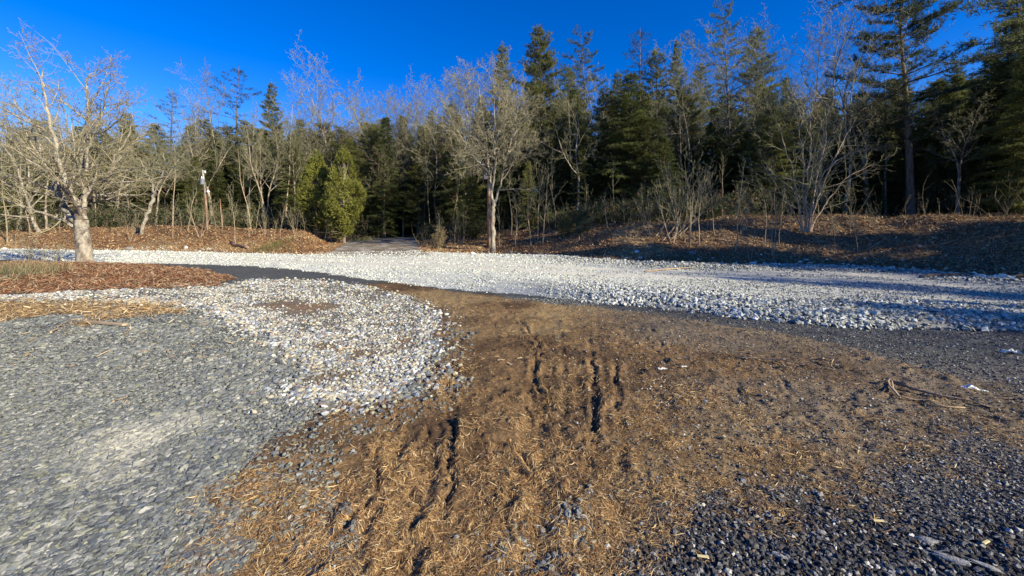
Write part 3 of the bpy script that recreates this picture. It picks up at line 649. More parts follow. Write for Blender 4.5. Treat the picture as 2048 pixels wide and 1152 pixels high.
def wood(kind, pxx, top, d, wide=1.0, var=None):
    vs, nom, nm, _, grp = KINDS_[kind]; x, y, h, z = by_px(pxx, top, d)
    plant(nm, vs[var if var is not None else rT.randrange(len(vs))], x, y, h, nom, rT.uniform(0, 6.28), kind, CATS.get(kind, 'tree'), grp, wide=wide*rT.uniform(.92, 1.08), z=z)
# pines and other evergreens whose tops show against the sky
for k, x, t, d, w, v in [('sparse', 340, 176, 46, 1, 1), ('sparse', 472, 128, 44, 1.05, 0), ('pine', 548, 163, 44, .8, 2), ('olive', 60, 262, 48, 1, 0), ('pine', 215, 262, 50, 1, 0),
    ('olive', 262, 225, 48, 1, 0), ('pine', 20, 270, 54, 1, 0), ('pine', 1010, 84, 44, .8, 2), ('olive', 1085, 56, 37, .95, 0), ('pine', 1180, 70, 40, .85, 1),
    ('sparse', 1283, 50, 40, 1, 0), ('pine', 1318, 92, 42, .9, 0), ('pine', 1358, 76, 41, .7, 2), ('pine', 1400, 124, 44, .8, 0), ('pine', 1464, 10, 36, .8, 1), ('pine', 1512, 52, 38, .8, 0),
    ('pine', 1130, 130, 46, .9, 0), ('pine', 1240, 140, 46, .9, 2), ('pine', 1570, 150, 42, .8, 2), ('pine', 1665, 170, 40, .9, 0), ('olive', 1720, 190, 36, 1, 0),
    ('sparse', 700, 240, 52, 1, 0), ('pine', 760, 236, 54, 1, 0), ('pine', 860, 216, 52, 1, 2), ('pine', 905, 205, 50, 1, 0), ('olive', 620, 262, 52, 1, 0), ('olive', 560, 250, 50, 1, 0), ('olive', 420, 262, 50, 1, 0),
    ('olive', 130, 300, 46, 1, 0), ('pine', 960, 190, 50, 1, 2), ('olive', 810, 262, 48, 1, 0), ('pine', -60, 250, 44, 1, 0), ('pine', -150, 220, 40, 1, 2)]:
    wood(k, x, t, d, w, v)
# dense lower evergreens
for x, t, d, v in [(80, 345, 42, 0), (150, 350, 44, 1), (230, 340, 43, 0), (300, 352, 42, 1), (385, 320, 41, 2), (430, 300, 39, 0), (480, 330, 40, 1), (520, 345, 39, 2), (560, 360, 37, 0), (600, 350, 41, 1), (655, 330, 43, 0),
    (740, 330, 46, 1), (800, 350, 48, 0), (850, 330, 44, 1), (905, 330, 38, 0), (940, 350, 31, 2), (1015, 330, 36, 1), (1055, 320, 33, 0), (1120, 240, 35, 1), (1160, 290, 32, 0), (1205, 250, 33, 2),
    (1270, 145, 31, 2), (1310, 235, 33, 0), (1365, 225, 36, 1), (1420, 215, 37, 0), (1475, 235, 35, 1), (1530, 220, 34, 0), (1580, 215, 36, 1), (1640, 200, 34, 0), (1700, 215, 32, 1), (1760, 200, 31, 0),
    (1870, 165, 28, 2), (1910, 150, 30, 0), (1955, 170, 26, 1), (1985, 110, 27, 0), (2030, 40, 25, 1), (2090, 30, 23, 0), (2010, 250, 22.5, 2), (1930, 250, 24, 0), (1860, 300, 25.5, 1), (2075, 200, 20.5, 1), (1790, 300, 27, 2), (1740, 330, 27, 0),
    (1650, 330, 28, 1), (1590, 340, 30, 0), (1500, 330, 30, 1), (1430, 340, 31, 0), (1340, 330, 30, 1), (-40, 340, 38, 0), (20, 350, 40, 1)]:
    wood('hem', x, t, d, 1.1, v)
# leafless trees in front of and among them
for k, x, t, d, v in [('bare', 40, 215, 38, 0), ('bare', -30, 200, 34, 2), ('bare', 95, 240, 36, 3), ('bare', 192, 330, 35, 3), ('bare', 225, 260, 37, 2), ('bare', 310, 260, 38, 5), ('red', 375, 235, 42, 0), ('bare', 392, 205, 40, 3),
    ('bare', 440, 178, 42, 0), ('bare', 425, 240, 38, 1), ('bare', 500, 232, 38, 3), ('bare', 530, 260, 36, 2), ('slim', 572, 205, 36, 0), ('bare', 600, 215, 42, 4), ('bare', 640, 188, 44, 3), ('red', 670, 210, 46, 1),
    ('bare', 690, 168, 43, 2), ('bare', 738, 160, 40, 1), ('red', 775, 205, 46, 0), ('bare', 800, 215, 44, 5), ('red', 830, 182, 45, 1), ('bare', 868, 205, 41, 4), ('bare', 890, 178, 38, 2), ('bare', 925, 150, 37, 0), ('red', 950, 150, 42, 0),
    ('bare', 1035, 140, 37, 1), ('slim', 1022, 300, 31, 1), ('red', 1060, 170, 40, 1), ('bare', 1150, 150, 31, 5), ('bare', 1215, 190, 36, 3), ('bare', 1340, 190, 33, 1), ('bare', 1385, 150, 31, 5), ('bare', 1425, 130, 33, 2),
    ('slim', 1370, 215, 30, 0), ('bare', 1545, 110, 31, 0), ('red', 1590, 95, 34, 0), ('bare', 1645, 50, 27, 5), ('bare', 1690, 60, 25, 2), ('red', 1735, 70, 26, 1), ('bare', 1772, 120, 26, 0), ('bare', 1560, 200, 28, 3),
    ('slim', 1350, 320, 26, 1), ('slim', 1445, 310, 24.5, 0), ('slim', 1390, 330, 23, 1), ('bare', 1915, 190, 22.5, 1), ('slim', 735, 300, 38, 0), ('slim', 1110, 300, 30, 1), ('slim', 650, 300, 40, 0), ('slim', 500, 300, 34, 1), ('slim', 345, 290, 33, 0), ('slim', 60, 330, 33, 1),
    ('slim', 375, 330, 31, 1), ('slim', 860, 320, 36, 0), ('slim', 905, 300, 34, 1), ('slim', 1230, 320, 27, 0), ('slim', 15, 300, 31, 0)]:
    wood(k, x, t, d, 1.0, v)
# saplings on the bank
for x, t, d in [(346, 400, 29.5), (362, 410, 30.5), (330, 425, 31), (395, 420, 30.5), (400, 390, 29), (418, 395, 32), (433, 400, 28.4), (445, 430, 30), (471, 385, 27.6), (499, 400, 28.6), (508, 380, 30), (530, 410, 29), (561, 405, 27.8), (590, 410, 29),
    (548, 440, 28), (260, 420, 30), (240, 430, 31), (30, 420, 31), (75, 400, 32), (120, 410, 33), (610, 430, 29), (730, 430, 36), (880, 425, 27.5), (910, 430, 28), (925, 400, 29), (1000, 400, 27), (1030, 390, 26.5), (1062, 330, 26), (1075, 350, 26.5), (1085, 340, 25.8),
    (1100, 400, 27), (1130, 410, 26), (1165, 370, 25.5), (1215, 380, 24.5), (1250, 390, 24), (1292, 400, 23), (1296, 360, 22), (1345, 350, 20.6), (1362, 300, 21), (1378, 310, 20), (1398, 330, 20), (1415, 350, 21.5), (1430, 340, 20.5), (1470, 330, 18.3), (1490, 360, 20.5), (1530, 370, 19),
    (1545, 380, 17.6), (1560, 370, 18.5), (1582, 390, 20), (1640, 400, 19.5), (1672, 410, 17.6), (1700, 380, 19), (1715, 420, 17.2), (1500, 420, 17.4), (1320, 390, 24), (1405, 400, 22.5), (1455, 390, 22), (1750, 400, 19), (1850, 400, 19)]:
    wood('sap', x, t, d, 1.0)

# ------------------------------------------------------------------ trees with a shape of their own
def skeleton_tree(name, base_px, dist, limbs, label, bark, twig, seed, counts, ratio=.45, ang=.8, up=.06, minr=.006, squash=1.0, cat='tree'):
    """limbs: list of (points in photo rows and columns with a depth offset in metres, radius at start, radius at end)"""
    rng = np.random.default_rng(seed); A, B = Lines(), Lines(); x0, y0 = (base_px[0]-CX)*dist/F, dist; z0 = h1(x0, y0); O = np.array([x0, y0, z0])
    for pts, r0, r1, sub in limbs:
        P = np.array([at(a, b if b > 400 else 400-(400-b)*squash, dist+c) for a, b, c in pts])-O
        n = max(6, int(len(P)*3)); t = np.linspace(0, len(P)-1, n+1); i = np.clip(t.astype(int), 0, len(P)-2); u = (t-i)[:, None]
        Pm = np.vstack([2*P[0]-P[1], P, 2*P[-1]-P[-2]])
        a, b, c, d = Pm[i], Pm[i+1], Pm[i+2], Pm[i+3]
        Q = .5*((2*b)+(-a+c)*u+(2*a-5*b+4*c-d)*u**2+(-a+3*b-3*c+d)*u**3)
        Q[1:] += rng.normal(size=Q[1:].shape)*(.035 if r0 < .16 else .008)
        R = r0+(r1-r0)*np.linspace(0, 1, n+1)**.85
        if pts[0][1] > base_px[1]-30 and r0 > .12: Q[0, 2] = -.25; R = R*(1+.34*np.exp(-np.maximum(Q[:, 2], 0)/.12))
        R *= 1+rng.normal(size=len(R))*.02*(r0 > .15)
        A.add(Q, R, 12 if r0 > .15 else 7)
        if sub: ramify(rng, A, B, Q, R, 0, (sub,)+tuple(counts), ratio, ang, up, .15, None, minr)
    root = empty(name, O); tag(root, label, cat)
    for nm, L, m in (('trunk', A, bark), ('crown', B, twig)):
        o = bpy.data.objects.new(nm, L.mesh(nm, M[m])); COL.objects.link(o); o.parent = root
    return root
skeleton_tree('bare_tree', (171, 535), 16., [
    ([(171, 535, 0), (168, 500, 0), (165, 470, 0), (163, 440, 0)], .255, .215, 0),
    ([(158, 450, 0), (135, 425, .1), (118, 385, .4), (105, 335, .8), (85, 280, 1.0), (60, 230, 1.0), (30, 190, 1.2)], 0.144, .02, 13),
    ([(163, 445, 0), (150, 395, -.3), (128, 340, -.6), (112, 270, -.7), (98, 190, -.6), (88, 120, -.4), (84, 75, -.4)], 0.137, .015, 16),
    ([(166, 445, 0), (166, 390, .5), (160, 330, .9), (168, 250, 1.1), (178, 170, 1.0), (172, 110, 1.0), (182, 80, 1.0)], 0.130, .015, 17),
    ([(170, 440, 0), (172, 400, .3), (198, 365, .4), (222, 325, .2), (230, 290, 0), (255, 240, 0), (262, 190, 0)], 0.101, .012, 14),
    ([(172, 330, .5), (180, 260, .9), (205, 190, .9), (215, 130, .8), (222, 95, .8)], 0.065, .012, 12),
    ([(155, 455, 0), (120, 437, -.3), (80, 425, -.6), (40, 412, -.9), (-10, 395, -1.0), (-60, 385, -1)], 0.072, .012, 11),
    ([(118, 385, .4), (80, 360, .3), (40, 345, .2), (-5, 340, .2), (-50, 320, 0)], 0.061, .01, 11),
    ([(150, 395, -.3), (110, 345, -1.2), (70, 310, -1.8), (20, 270, -2), (-20, 250, -2)], 0.061, .01, 11),
    ([(178, 395, .3), (205, 355, -.6), (245, 330, -1.3), (275, 318, -1.6), (300, 322, -1.8)], 0.054, .01, 11),
    ([(112, 270, -.7), (75, 225, -.9), (40, 170, -1), (15, 120, -1)], 0.043, .01, 9),
    ([(105, 335, .8), (60, 300, 1.6), (20, 235, 2), (-20, 200, 2.2)], 0.050, .01, 9),
    ([(165, 300, 1.0), (140, 240, 1.6), (125, 170, 1.9), (120, 120, 1.9)], 0.050, .01, 10),
    ([(198, 365, .4), (240, 300, 1.2), (262, 260, 1.6), (290, 235, 2)], 0.043, .01, 9),
    ([(168, 250, 1.1), (215, 225, .6), (245, 185, .3), (252, 150, 0)], 0.043, .01, 9),
    ([(165, 420, .1), (185, 370, 1.4), (200, 290, 2.4), (210, 220, 2.8)], 0.065, .01, 11),
    ([(160, 430, -.1), (140, 370, -1.3), (150, 290, -2.0), (145, 200, -2.2)], 0.065, .01, 11)],
    'big pale leafless tree with a thick flaky trunk beside the white gravel at left', 'bark_pale', 'twig_pale', 301, (8, 5, 4), ratio=.38, up=.02, minr=.0052, squash=.80)
skeleton_tree('bare_tree', (986, 504), 25.5, [
    ([(987, 504, 0), (985, 460, 0), (986, 420, 0), (988, 400, 0)], .155, .125, 0),
    ([(986, 405, 0), (982, 360, 0), (978, 320, .2), (972, 260, .3), (965, 200, .2), (958, 150, 0), (955, 128, 0)], 0.088, .015, 16),
    ([(990, 405, 0), (1000, 370, .2), (1006, 330, .3), (1018, 280, .4), (1030, 220, .4), (1035, 170, .4)], 0.082, .012, 15),
    ([(984, 380, 0), (990, 330, -.5), (988, 260, -.8), (990, 180, -.8), (985, 125, -.8)], 0.075, .012, 16),
    ([(982, 350, 0), (962, 320, -.6), (935, 280, -1), (910, 230, -1.2), (895, 200, -1.2)], 0.054, .01, 13),
    ([(980, 330, .1), (950, 300, 1), (920, 250, 1.4), (905, 190, 1.6)], 0.048, .01, 12),
    ([(1006, 335, .3), (1030, 315, 0), (1060, 290, -.4), (1085, 265, -.6)], 0.041, .01, 11),
    ([(990, 310, -.5), (1015, 270, -1.4), (1045, 220, -1.9), (1060, 180, -2)], 0.048, .01, 12),
    ([(975, 290, .2), (945, 230, .2), (930, 170, .2), (925, 140, .2)], 0.041, .01, 12),
    ([(988, 270, -.8), (1010, 210, -.5), (1015, 150, -.3)], 0.041, .01, 11),
    ([(972, 260, .3), (950, 215, 1.1), (945, 160, 1.5)], 0.034, .01, 10),
    ([(1018, 290, .4), (1050, 240, 1.2), (1070, 200, 1.6)], 0.034, .01, 10)],
    'tall straight leafless tree at the gravel edge right of the driveway', 'bark_pale', 'twig_pale', 302, (7, 5, 4), ratio=.42, up=.03, minr=.0085, squash=.87)
skeleton_tree('multi_stem_tree', (1612, 462), 19.5, [
    ([(1606, 464, 0), (1598, 420, 0), (1585, 350, -.3), (1570, 290, -.5), (1560, 250, -.6)], 0.051, .012, 12),
    ([(1609, 464, 0), (1607, 410, 0), (1608, 340, .2), (1600, 270, .3), (1605, 220, .3)], 0.048, .012, 12),
    ([(1612, 464, 0), (1613, 400, -.3), (1618, 330, -.6), (1622, 260, -.8), (1615, 200, -1)], 0.048, .012, 12),
    ([(1616, 464, 0), (1624, 400, .2), (1640, 335, .4), (1652, 270, .6), (1650, 215, .6)], 0.051, .012, 12),
    ([(1619, 464, 0), (1634, 400, 0), (1662, 330, -.2), (1690, 280, -.2), (1712, 235, -.2)], 0.048, .012, 12),
    ([(1604, 464, 0), (1580, 410, .4), (1545, 360, .8), (1520, 320, 1)], 0.036, .01, 11),
    ([(1622, 464, 0), (1650, 410, .5), (1690, 360, .9), (1740, 330, 1)], 0.036, .01, 11),
    ([(1614, 440, 0), (1650, 345, -.9), (1695, 310, -1.4), (1730, 300, -1.6)], 0.030, .01, 10)],
    'fan of many thin grey stems from one root on the shaded bank', 'bark_sap', 'twig', 303, (5, 3), ratio=.42, up=.06, minr=.006)
skeleton_tree('bare_tree', (283, 478), 31., [
    ([(283, 478, 0), (286, 450, 0), (296, 425, 0), (306, 400, 0), (309, 385, 0)], 0.119, .13, 0),
    ([(309, 388, 0), (300, 360, 0), (290, 340, .3), (278, 315, .5), (262, 300, .5)], 0.059, .012, 12),
    ([(309, 388, 0), (322, 355, -.3), (330, 330, -.3), (328, 305, -.3), (345, 290, -.5)], 0.059, .012, 12),
    ([(306, 395, 0), (304, 350, 1), (312, 310, 1.4), (308, 285, 1.5)], 0.049, .012, 12),
    ([(320, 358, -.3), (345, 335, -1), (372, 325, -1.5)], 0.035, .01, 9), ([(297, 352, 0), (270, 335, -1), (245, 330, -1.5)], 0.035, .01, 9)],
    'small crooked pale tree leaning right on the left bank', 'bark_pale', 'twig', 304, (6, 4), ratio=.5, up=.03, minr=.008)
skeleton_tree('bare_tree', (85, 470), 33., [
    ([(80, 470, 0), (66, 440, 0), (55, 400, 0), (42, 360, 0), (25, 320, 0), (5, 290, 0), (-20, 250, 0)], 0.140, .03, 14),
    ([(52, 395, 0), (58, 350, .5), (50, 300, .8), (55, 250, 1)], 0.070, .012, 13), ([(62, 430, 0), (35, 400, -1), (5, 380, -1.5)], 0.049, .01, 10)],
    'leafless tree leaning left behind the big pale tree near the left edge', 'bark_pale', 'twig', 305, (6, 4), ratio=.42, minr=.008)

def special(name, var, x, y, h, nom, label, group=None, rz=0., wide=1., cat='tree'): return plant(name, var, x, y, h, nom, rz, None, cat, group, label, wide)
c = by_px(632, 303, 31.5); special('cedar_tree', cedar(401, 6.4, 1.5), c[0], c[1], c[2], 6.4, 'left of two golden green cedars, its top half hidden by its neighbour', 'two golden cedars by the driveway')
c = by_px(687, 300, 30.0); special('cedar_tree', cedar(402, 6.4, 1.6), c[0], c[1], c[2], 6.4, 'right and fuller of two golden green cedars beside the driveway', 'two golden cedars by the driveway')
c = by_px(1822, -70, 24.5); special('pine_tree', pine(403, H=19.5, r=.30, base=.33, width=4.6, gap=.78, per=5, irregular=.7, bare_frac=.3, dens=1.7, clump=17, lift=.3, shape=.5, cols=((.04, .062, .028), (.07, .085, .035))), c[0], c[1], c[2], 19.5,
    'tallest pine at right with a straight dark trunk rising out of the picture', None, 1.0)
special('pine_tree', pine(404, H=21, r=.34, base=.30, width=5.6, gap=.75, per=6, irregular=.5, bare_frac=.3, dens=1.1, clump=9, lift=.12, shape=.5), 21.2, 14.6, 21, 21, 'huge dark pine whose boughs reach in over the top right corner', None, 2.0)
c = by_px(1165, 425, 25.2); special('young_spruce', hemlock(405, H=3, width=1.1, r=.04, gap=.22, per=7, cols=((.08, .12, .07), (.13, .18, .11)), clump=6), c[0], c[1], 1.5, 3, 'small bluish green spruce standing on the bank right of the roadside tree', wide=1.3)
c = by_px(1130, 430, 26.2); special('young_spruce', hemlock(406, H=3, width=1.1, r=.04, gap=.22, per=7, clump=6), c[0], c[1], 1.4, 3, 'small dark green spruce left of the bluish one on the bank', wide=1.3)

# trees standing past the right edge of the picture; their shade lies over the bank
for i, (x, y, h, k, v) in enumerate([(28, 21.5, 11, 'hem', 1), (31, 24, 14, 'hem', 0), (25.5, 19.5, 9, 'hem', 2), (33, 20, 13, 'pine', 0), (31, 3.0, 14, 'pine', 0), (27, 5.4, 12.5, 'hem', 0), (24.5, 8.5, 7.5, 'pine', 1), (27, 7.2, 9.5, 'hem', 2), (24.5, 11.4, 6.5, 'olive', 0), (27, 10.5, 9, 'hem', 1), (24.8, 14.3, 6, 'bare', 2), (35, 3, 15, 'bare', 1),
                                     (26, -1, 8.5, 'pine', 0), (25.5, -3.4, 7.5, 'hem', 0), (27, -5.8, 9, 'olive', 0), (26, -8.2, 8, 'hem', 1), (28, -11, 8.5, 'pine', 1), (26, -4, 11, 'bare', 2), (34, -3, 12, 'bare', 0), (24, 1.5, 9, 'bare', 1)]):
    vs, nom, nm, _, grp = KINDS_[k]
    plant(nm, vs[v], x, y, h, nom, i*1.3, k, 'tree', grp)

# bare trees and evergreens far back, closing the wood
for i in range(46):
    pxx = -250+i*(2400/45)+rT.uniform(-18, 18); d = rT.uniform(52, 66) if pxx < 1000 else rT.uniform(46, 58)
    top = np.interp(pxx, [-250, 0, 300, 700, 900, 1000, 1250, 1500, 1750, 2048, 2200], [300, 300, 275, 268, 245, 200, 170, 165, 200, 120, 80])+rT.uniform(-8, 30)
    if i % 4 == 3: wood('red' if i % 8 == 3 else 'bare', pxx, top-14, d-4)
    elif i % 2: wood('olive', pxx, top, d)
    else: wood('hem', pxx, top+12, d, 1.5)

for i in range(230):
    pxx = rT.uniform(-120, 2150); d = rT.uniform(36, 50) if pxx < 1150 else rT.uniform(30, 44)
    top = np.interp(pxx, [-120, 300, 500, 700, 900, 1000, 1250, 1500, 1750, 2150], [240, 270, 240, 230, 215, 190, 170, 170, 150, 110])+rT.uniform(0, 100)
    wood(('bare', 'olive', 'bare', 'bare', 'red', 'hem', 'bare', 'slim')[i % 8] if pxx < 950 else ('hem', 'olive', 'pine', 'bare', 'olive', 'slim', 'olive', 'hem')[i % 8], pxx, top, d, 1.1)

for i in range(64):                                    # a second rank of dense evergreens closing the gaps
    pxx = -100+i*17.5+rT.uniform(-8, 8) if i < 46 else 1330+(i-46)*42+rT.uniform(-12, 12); d = rT.uniform(41, 55) if i < 46 else rT.uniform(26.5, 33)
    wood('olive' if i % 3 and i < 46 else 'hem', pxx, rT.uniform(238, 312) if i < 46 else rT.uniform(215, 330), d, 1.45)

# undergrowth of dark evergreen shrubs and bare brush
def undergrowth():
    rng = np.random.default_rng(21); n = 5200
    X, Y = scatter(n*3, 24, 62, rng, -1.6, 1.6, power=1.0); s, _, wb = bank(X, Y)
    k = (s > wb*.9) & (s < 30) & (drive_d(X, Y) > 3.2) & (fbm(X, Y, 4, 2, 66) > .4); X, Y = X[k][:n], Y[k][:n]; Z = height(X, Y); m = len(X)
    hgt = .5+1.9*fbm(X, Y, 3, 2, 67)
    C = np.repeat(np.stack([X, Y, Z], 1), 10, 0); C += rng.normal(size=C.shape)*np.array([.5, .5, 0]); C[:, 2] += rng.random(len(C))*np.repeat(hgt, 10)
    K = pick([(.06, .08, .03), (.08, .10, .04), (.09, .10, .045), (.16, .11, .06)], len(C), rng)
    v, t, c = blades(rng, C, np.tile([0, 0, .4], (len(C), 1)), 5, .17, .06, .8, K)
    o = mesh('undergrowth', v, None, t, [M['needle']], col=c); tag(o, 'dark leafy undergrowth filling the floor of the wood', 'undergrowth', kind='stuff')
    A = Lines(); X, Y = scatter(7000, 16, 60, rng, -1.6, 1.6, power=1.0); s, _, wb = bank(X, Y); k = (s > 2.5) & (s < 30) & (drive_d(X, Y) > 2.6) & ((s > wb*.75) | (fbm(X, Y, 2.5, 2, 68) > .58)) & ((X < 8) | (rng.random(len(X)) < .3)); X, Y = X[k], Y[k]; Z = height(X, Y)
    for x, y, z in zip(X, Y, Z):
        L = rng.uniform(.5, 2.2); P, R = limb(rng, np.array([x, y, z-.05]), np.array([rng.normal()*.35, rng.normal()*.35, 1.]), L, .009, .004, 4, .12, .03); A.add(P, R, 3)
        for q in range(3):
            p, d, _ = along(P, R, rng.uniform(.3, .95)); A.add(*limb(rng, p, d+rng.normal(size=3)*.6, L*.35, .005, .003, 2, .1, .05), 3)
    X, Y = scatter(26000, 10, 42, rng, -1.6, 1.6, power=1.0); s, _, _ = bank(X, Y); k = (s > .3) & (s < 11) & (drive_d(X, Y) > 3) & (fbm(X, Y, 1.6, 3, 69) > .52); X, Y = X[k], Y[k]; Z = height(X, Y)
    v, t, c = blades(rng, np.stack([X, Y, Z], 1), np.tile([0, 0, .8], (len(X), 1)), 3, .22, .014, .6, pick([(.42, .30, .15), (.32, .2, .1), (.5, .38, .2), (.2, .15, .07)], len(X), rng))
    o = mesh('dry_grass', v, None, t, [M['straw']], col=c); tag(o, 'thin tufts of dry grass standing among the leaves on the bank', 'grass', kind='stuff')
    v, q = A.arrays(); o = mesh('brush', v, q, None, [M['twig_red']]); tag(o, 'tangle of thin leafless brush between the trunks', 'brush', kind='stuff')
undergrowth()

# ------------------------------------------------------------------ labels of the planted trees
seen = {}
for root, kind, x in TREES:
    seg = max(i for i, (p, _) in enumerate(LAND) if x >= p or i == 0); d = root.location.y
    row = 'at the front of the wood' if d < 33 else 'further back' if d < 45 else 'in the far back'
    seen.setdefault((kind, seg, row), []).append((x, root))
for (kind, seg, row), L in seen.items():
    L.sort(key=lambda t: t[0]); a, b = LAND[seg][1], LAND[min(seg+1, len(LAND)-1)][1]
    short = lambda s: s.replace('the big pale tree', 'big pale tree').replace('the tall roadside tree', 'roadside tree').replace('the fan shaped multi-stem tree', 'multi-stem tree').replace('the leaning broken stems', 'broken stems').replace('the two golden cedars', 'golden cedars').replace('the tall right hand pine', 'tallest pine').replace('the utility pole', 'utility pole').replace('the ', '')
    look = {'pine': 'tall pine', 'sparse': 'sparse layered pine', 'olive': 'olive green pine', 'hem': 'dense evergreen', 'bare': 'bare tree', 'red': 'reddish bare tree', 'slim': 'slender bare tree', 'sap': 'bare sapling'}[kind]
    rw = {'at the front of the wood': 'front row', 'further back': 'middle row', 'in the far back': 'back row'}[row]
    for i, (x, root) in enumerate(L):
        o = '' if len(L) == 1 else f', {ORD[i]} from left'
        root['label'] = f'{look} in {rw} between {short(a)} and {short(b)}{o}'

# ------------------------------------------------------------------ poles, timber, rocks and litter
def tube(name, pts, rad, m, parent=None, k=8, cap=True):
    L = Lines(); L.add(np.array(pts, float), np.array(rad, float), k); v, q = L.arrays(); t = None
    if cap:
        n = len(pts); a = [(0, i+1, i) for i in range(1, k-1)]; b = [((n-1)*k, (n-1)*k+i, (n-1)*k+i+1) for i in range(1, k-1)]; t = np.array(a+b)
    return mesh(name, v, q, t, [M[m]], smooth=k > 6, parent=parent)
def disc(z, r): return (z, r)
def lathe(name, prof, loc, m, parent=None, k=20):
    """prof: list of (z, r) from bottom to top"""
    a = np.arange(k)*2*math.pi/k; v = np.concatenate([np.stack([r*np.cos(a), r*np.sin(a), np.full(k, z)], 1) for z, r in prof])+np.array(loc)
    n = len(prof); j = np.arange(k); q = np.concatenate([np.stack([i*k+j, i*k+(j+1) % k, (i+1)*k+(j+1) % k, (i+1)*k+j], 1) for i in range(n-1)])
    return mesh(name, v, q, None, [M[m]], smooth=True, parent=parent)
def box(name, loc, size, m, parent=None, rz=0., ry=0.):
    x, y, z = np.array(size)/2; b = min(x, y, z)*.18
    v = []
    for sx in (-1, 1):
        for sy in (-1, 1):
            for sz in (-1, 1): v += [(sx*(x-b), sy*(y-b), sz*z), (sx*(x-b), sy*y, sz*(z-b)), (sx*x, sy*(y-b), sz*(z-b))]
    import bmesh
    bm = bmesh.new(); [bm.verts.new(p) for p in v]; bmesh.ops.convex_hull(bm, input=bm.verts); me = bpy.data.meshes.new(name); bm.to_mesh(me); bm.free(); me.materials.append(M[m])
    o = bpy.data.objects.new(name, me); COL.objects.link(o); o.location = loc; o.rotation_euler = (0, ry, rz)
    if parent: o.parent = parent
    return o
def rock(name, x, y, size, m, label, cat='rock', seed=0, flat=.65, group=None, rz=None):
    rng = np.random.default_rng(seed); import bmesh
    bm = bmesh.new(); P = rng.normal(size=(34, 3)); P /= np.linalg.norm(P, axis=1, keepdims=True); P *= (.82+.3*rng.random((34, 1))); P *= np.array([1, .75, flat])
    for p in P: bm.verts.new(p*np.array(size)/2)
    g = bmesh.ops.convex_hull(bm, input=bm.verts); bmesh.ops.delete(bm, geom=[v for v in bm.verts if not v.link_faces], context='VERTS')
    bmesh.ops.bevel(bm, geom=bm.edges[:], offset=max(size)*.03, segments=1, affect='EDGES')
    me = bpy.data.meshes.new(name); bm.to_mesh(me); bm.free(); me.materials.append(M[m]); o = bpy.data.objects.new(name, me); COL.objects.link(o)
    o.location = (x, y, h1(x, y)+size[2]*flat*.22); o.rotation_euler = (rng.normal()*.1, rng.normal()*.1, rng.uniform(0, 6) if rz is None else rz)
    return tag(o, label, cat, group)
def ground_at(a, b):
    """walk down the view ray of a photo pixel until it meets the ground"""
    lo = 1.0
    d = np.geomspace(1.2, 70, 900); hit = np.nonzero(EYE-(b-CY)*d/F < height((a-CX)*d/F, d))[0]
    if len(hit): return (a-CX)*d[hit[0]]/F, d[hit[0]]
    return px(a, b)
# the utility pole on the left bank
x, y = (408-CX)*31/F, 31; z = h1(x, y); p = empty('utility_pole', (x, y, z)); tag(p, 'leaning reddish wooden pole carrying a grey transformer on the left bank', 'utility pole')
top = 5.95-z
tube('post', [(.28, 0, -.3), (.2, 0, top*.35), (.05, 0, top*.72)], [.09, .08, .07], 'pole', p, 12)
tube('post_head', [(.05, 0, top*.72), (-.05, 0, top*.9), (-.1, 0, top+.1)], [.071, .068, .065], 'pole_top', p, 12)
t = lathe('transformer', [(0, .02), (0, .13), (.03, .15), (.40, .15), (.42, .165), (.44, .16), (.48, .07), (.49, .01)], (.10, -.28, top-1.05), 'metal', p)
for dx in (-.08, .08): lathe('bushing', [(0, .03), (.03, .045), (.05, .03), (.08, .045), (.1, .03), (.16, .02), (.17, .002)], (.10+dx*.8, -.28, top-.58), 'white', t, 10)
tube('bracket', [(-.02, -.02, top-.85), (.05, -.1, top-.85), (.10, -.2, top-.85)], [.025]*3, 'metal', p, 6)
lathe('insulator', [(0, .02), (.05, .05), (.09, .03), (.12, .06), (.17, .055), (.2, .02), (.21, .002)], (.12, -.05, top-.15), 'white', p, 10)
tube('lamp_arm', [(.1, 0, top-1.55), (.22, -.05, top-1.45), (.36, -.1, top-1.48)], [.018]*3, 'metal', p, 6)
lathe('lamp_head', [(0, .002), (.02, .09), (.08, .12), (.14, .07), (.2, .03), (.21, .002)], (.40, -.1, top-1.66), 'white', p, 12)
# second pole, mostly hidden by the roadside tree
x, y = (978-CX)*27.4/F, 27.4; z = h1(x, y); p = empty('utility_pole', (x, y, z)); tag(p, 'dark wooden pole with white insulators standing close behind the tall roadside tree', 'utility pole')
top = EYE-(318-CY)*27.4/F-z
tube('post', [(0, 0, -.3), (.0, 0, top*.5), (-.02, 0, top)], [.14, .125, .105], 'pole', p, 12)
tube('crossarm', [(-.75, -.12, top-.42), (0, -.12, top-.4), (.25, -.12, top-.4)], [.05]*3, 'wood', p, 6)
lathe('insulator', [(0, .03), (.06, .08), (.1, .05), (.15, .085), (.22, .08), (.27, .03), (.28, .002)], (-.6, -.12, top-.38), 'white', p, 12)
lathe('transformer', [(0, .02), (0, .10), (.03, .115), (.34, .115), (.37, .12), (.4, .06), (.41, .01)], (-.22, -.22, top-1.4), 'white', p)
tube('bracket', [(-.02, -.03, top-1.15), (-.1, -.12, top-1.15), (-.18, -.18, top-1.15)], [.022]*3, 'metal', p, 6)
# reddish dead trunk beside the first pole
x, y = (444-CX)*32/F, 32; z = h1(x, y)
tag(tube('dead_trunk', [(x+.05, y, z-.2), (x, y, z+.8), (x-.1, y, z+1.6), (x-.16, y, z+2.4)], [.075, .06, .05, .02], 'pole', None, 9), 'short reddish dead trunk right of the utility pole', 'dead trunk')
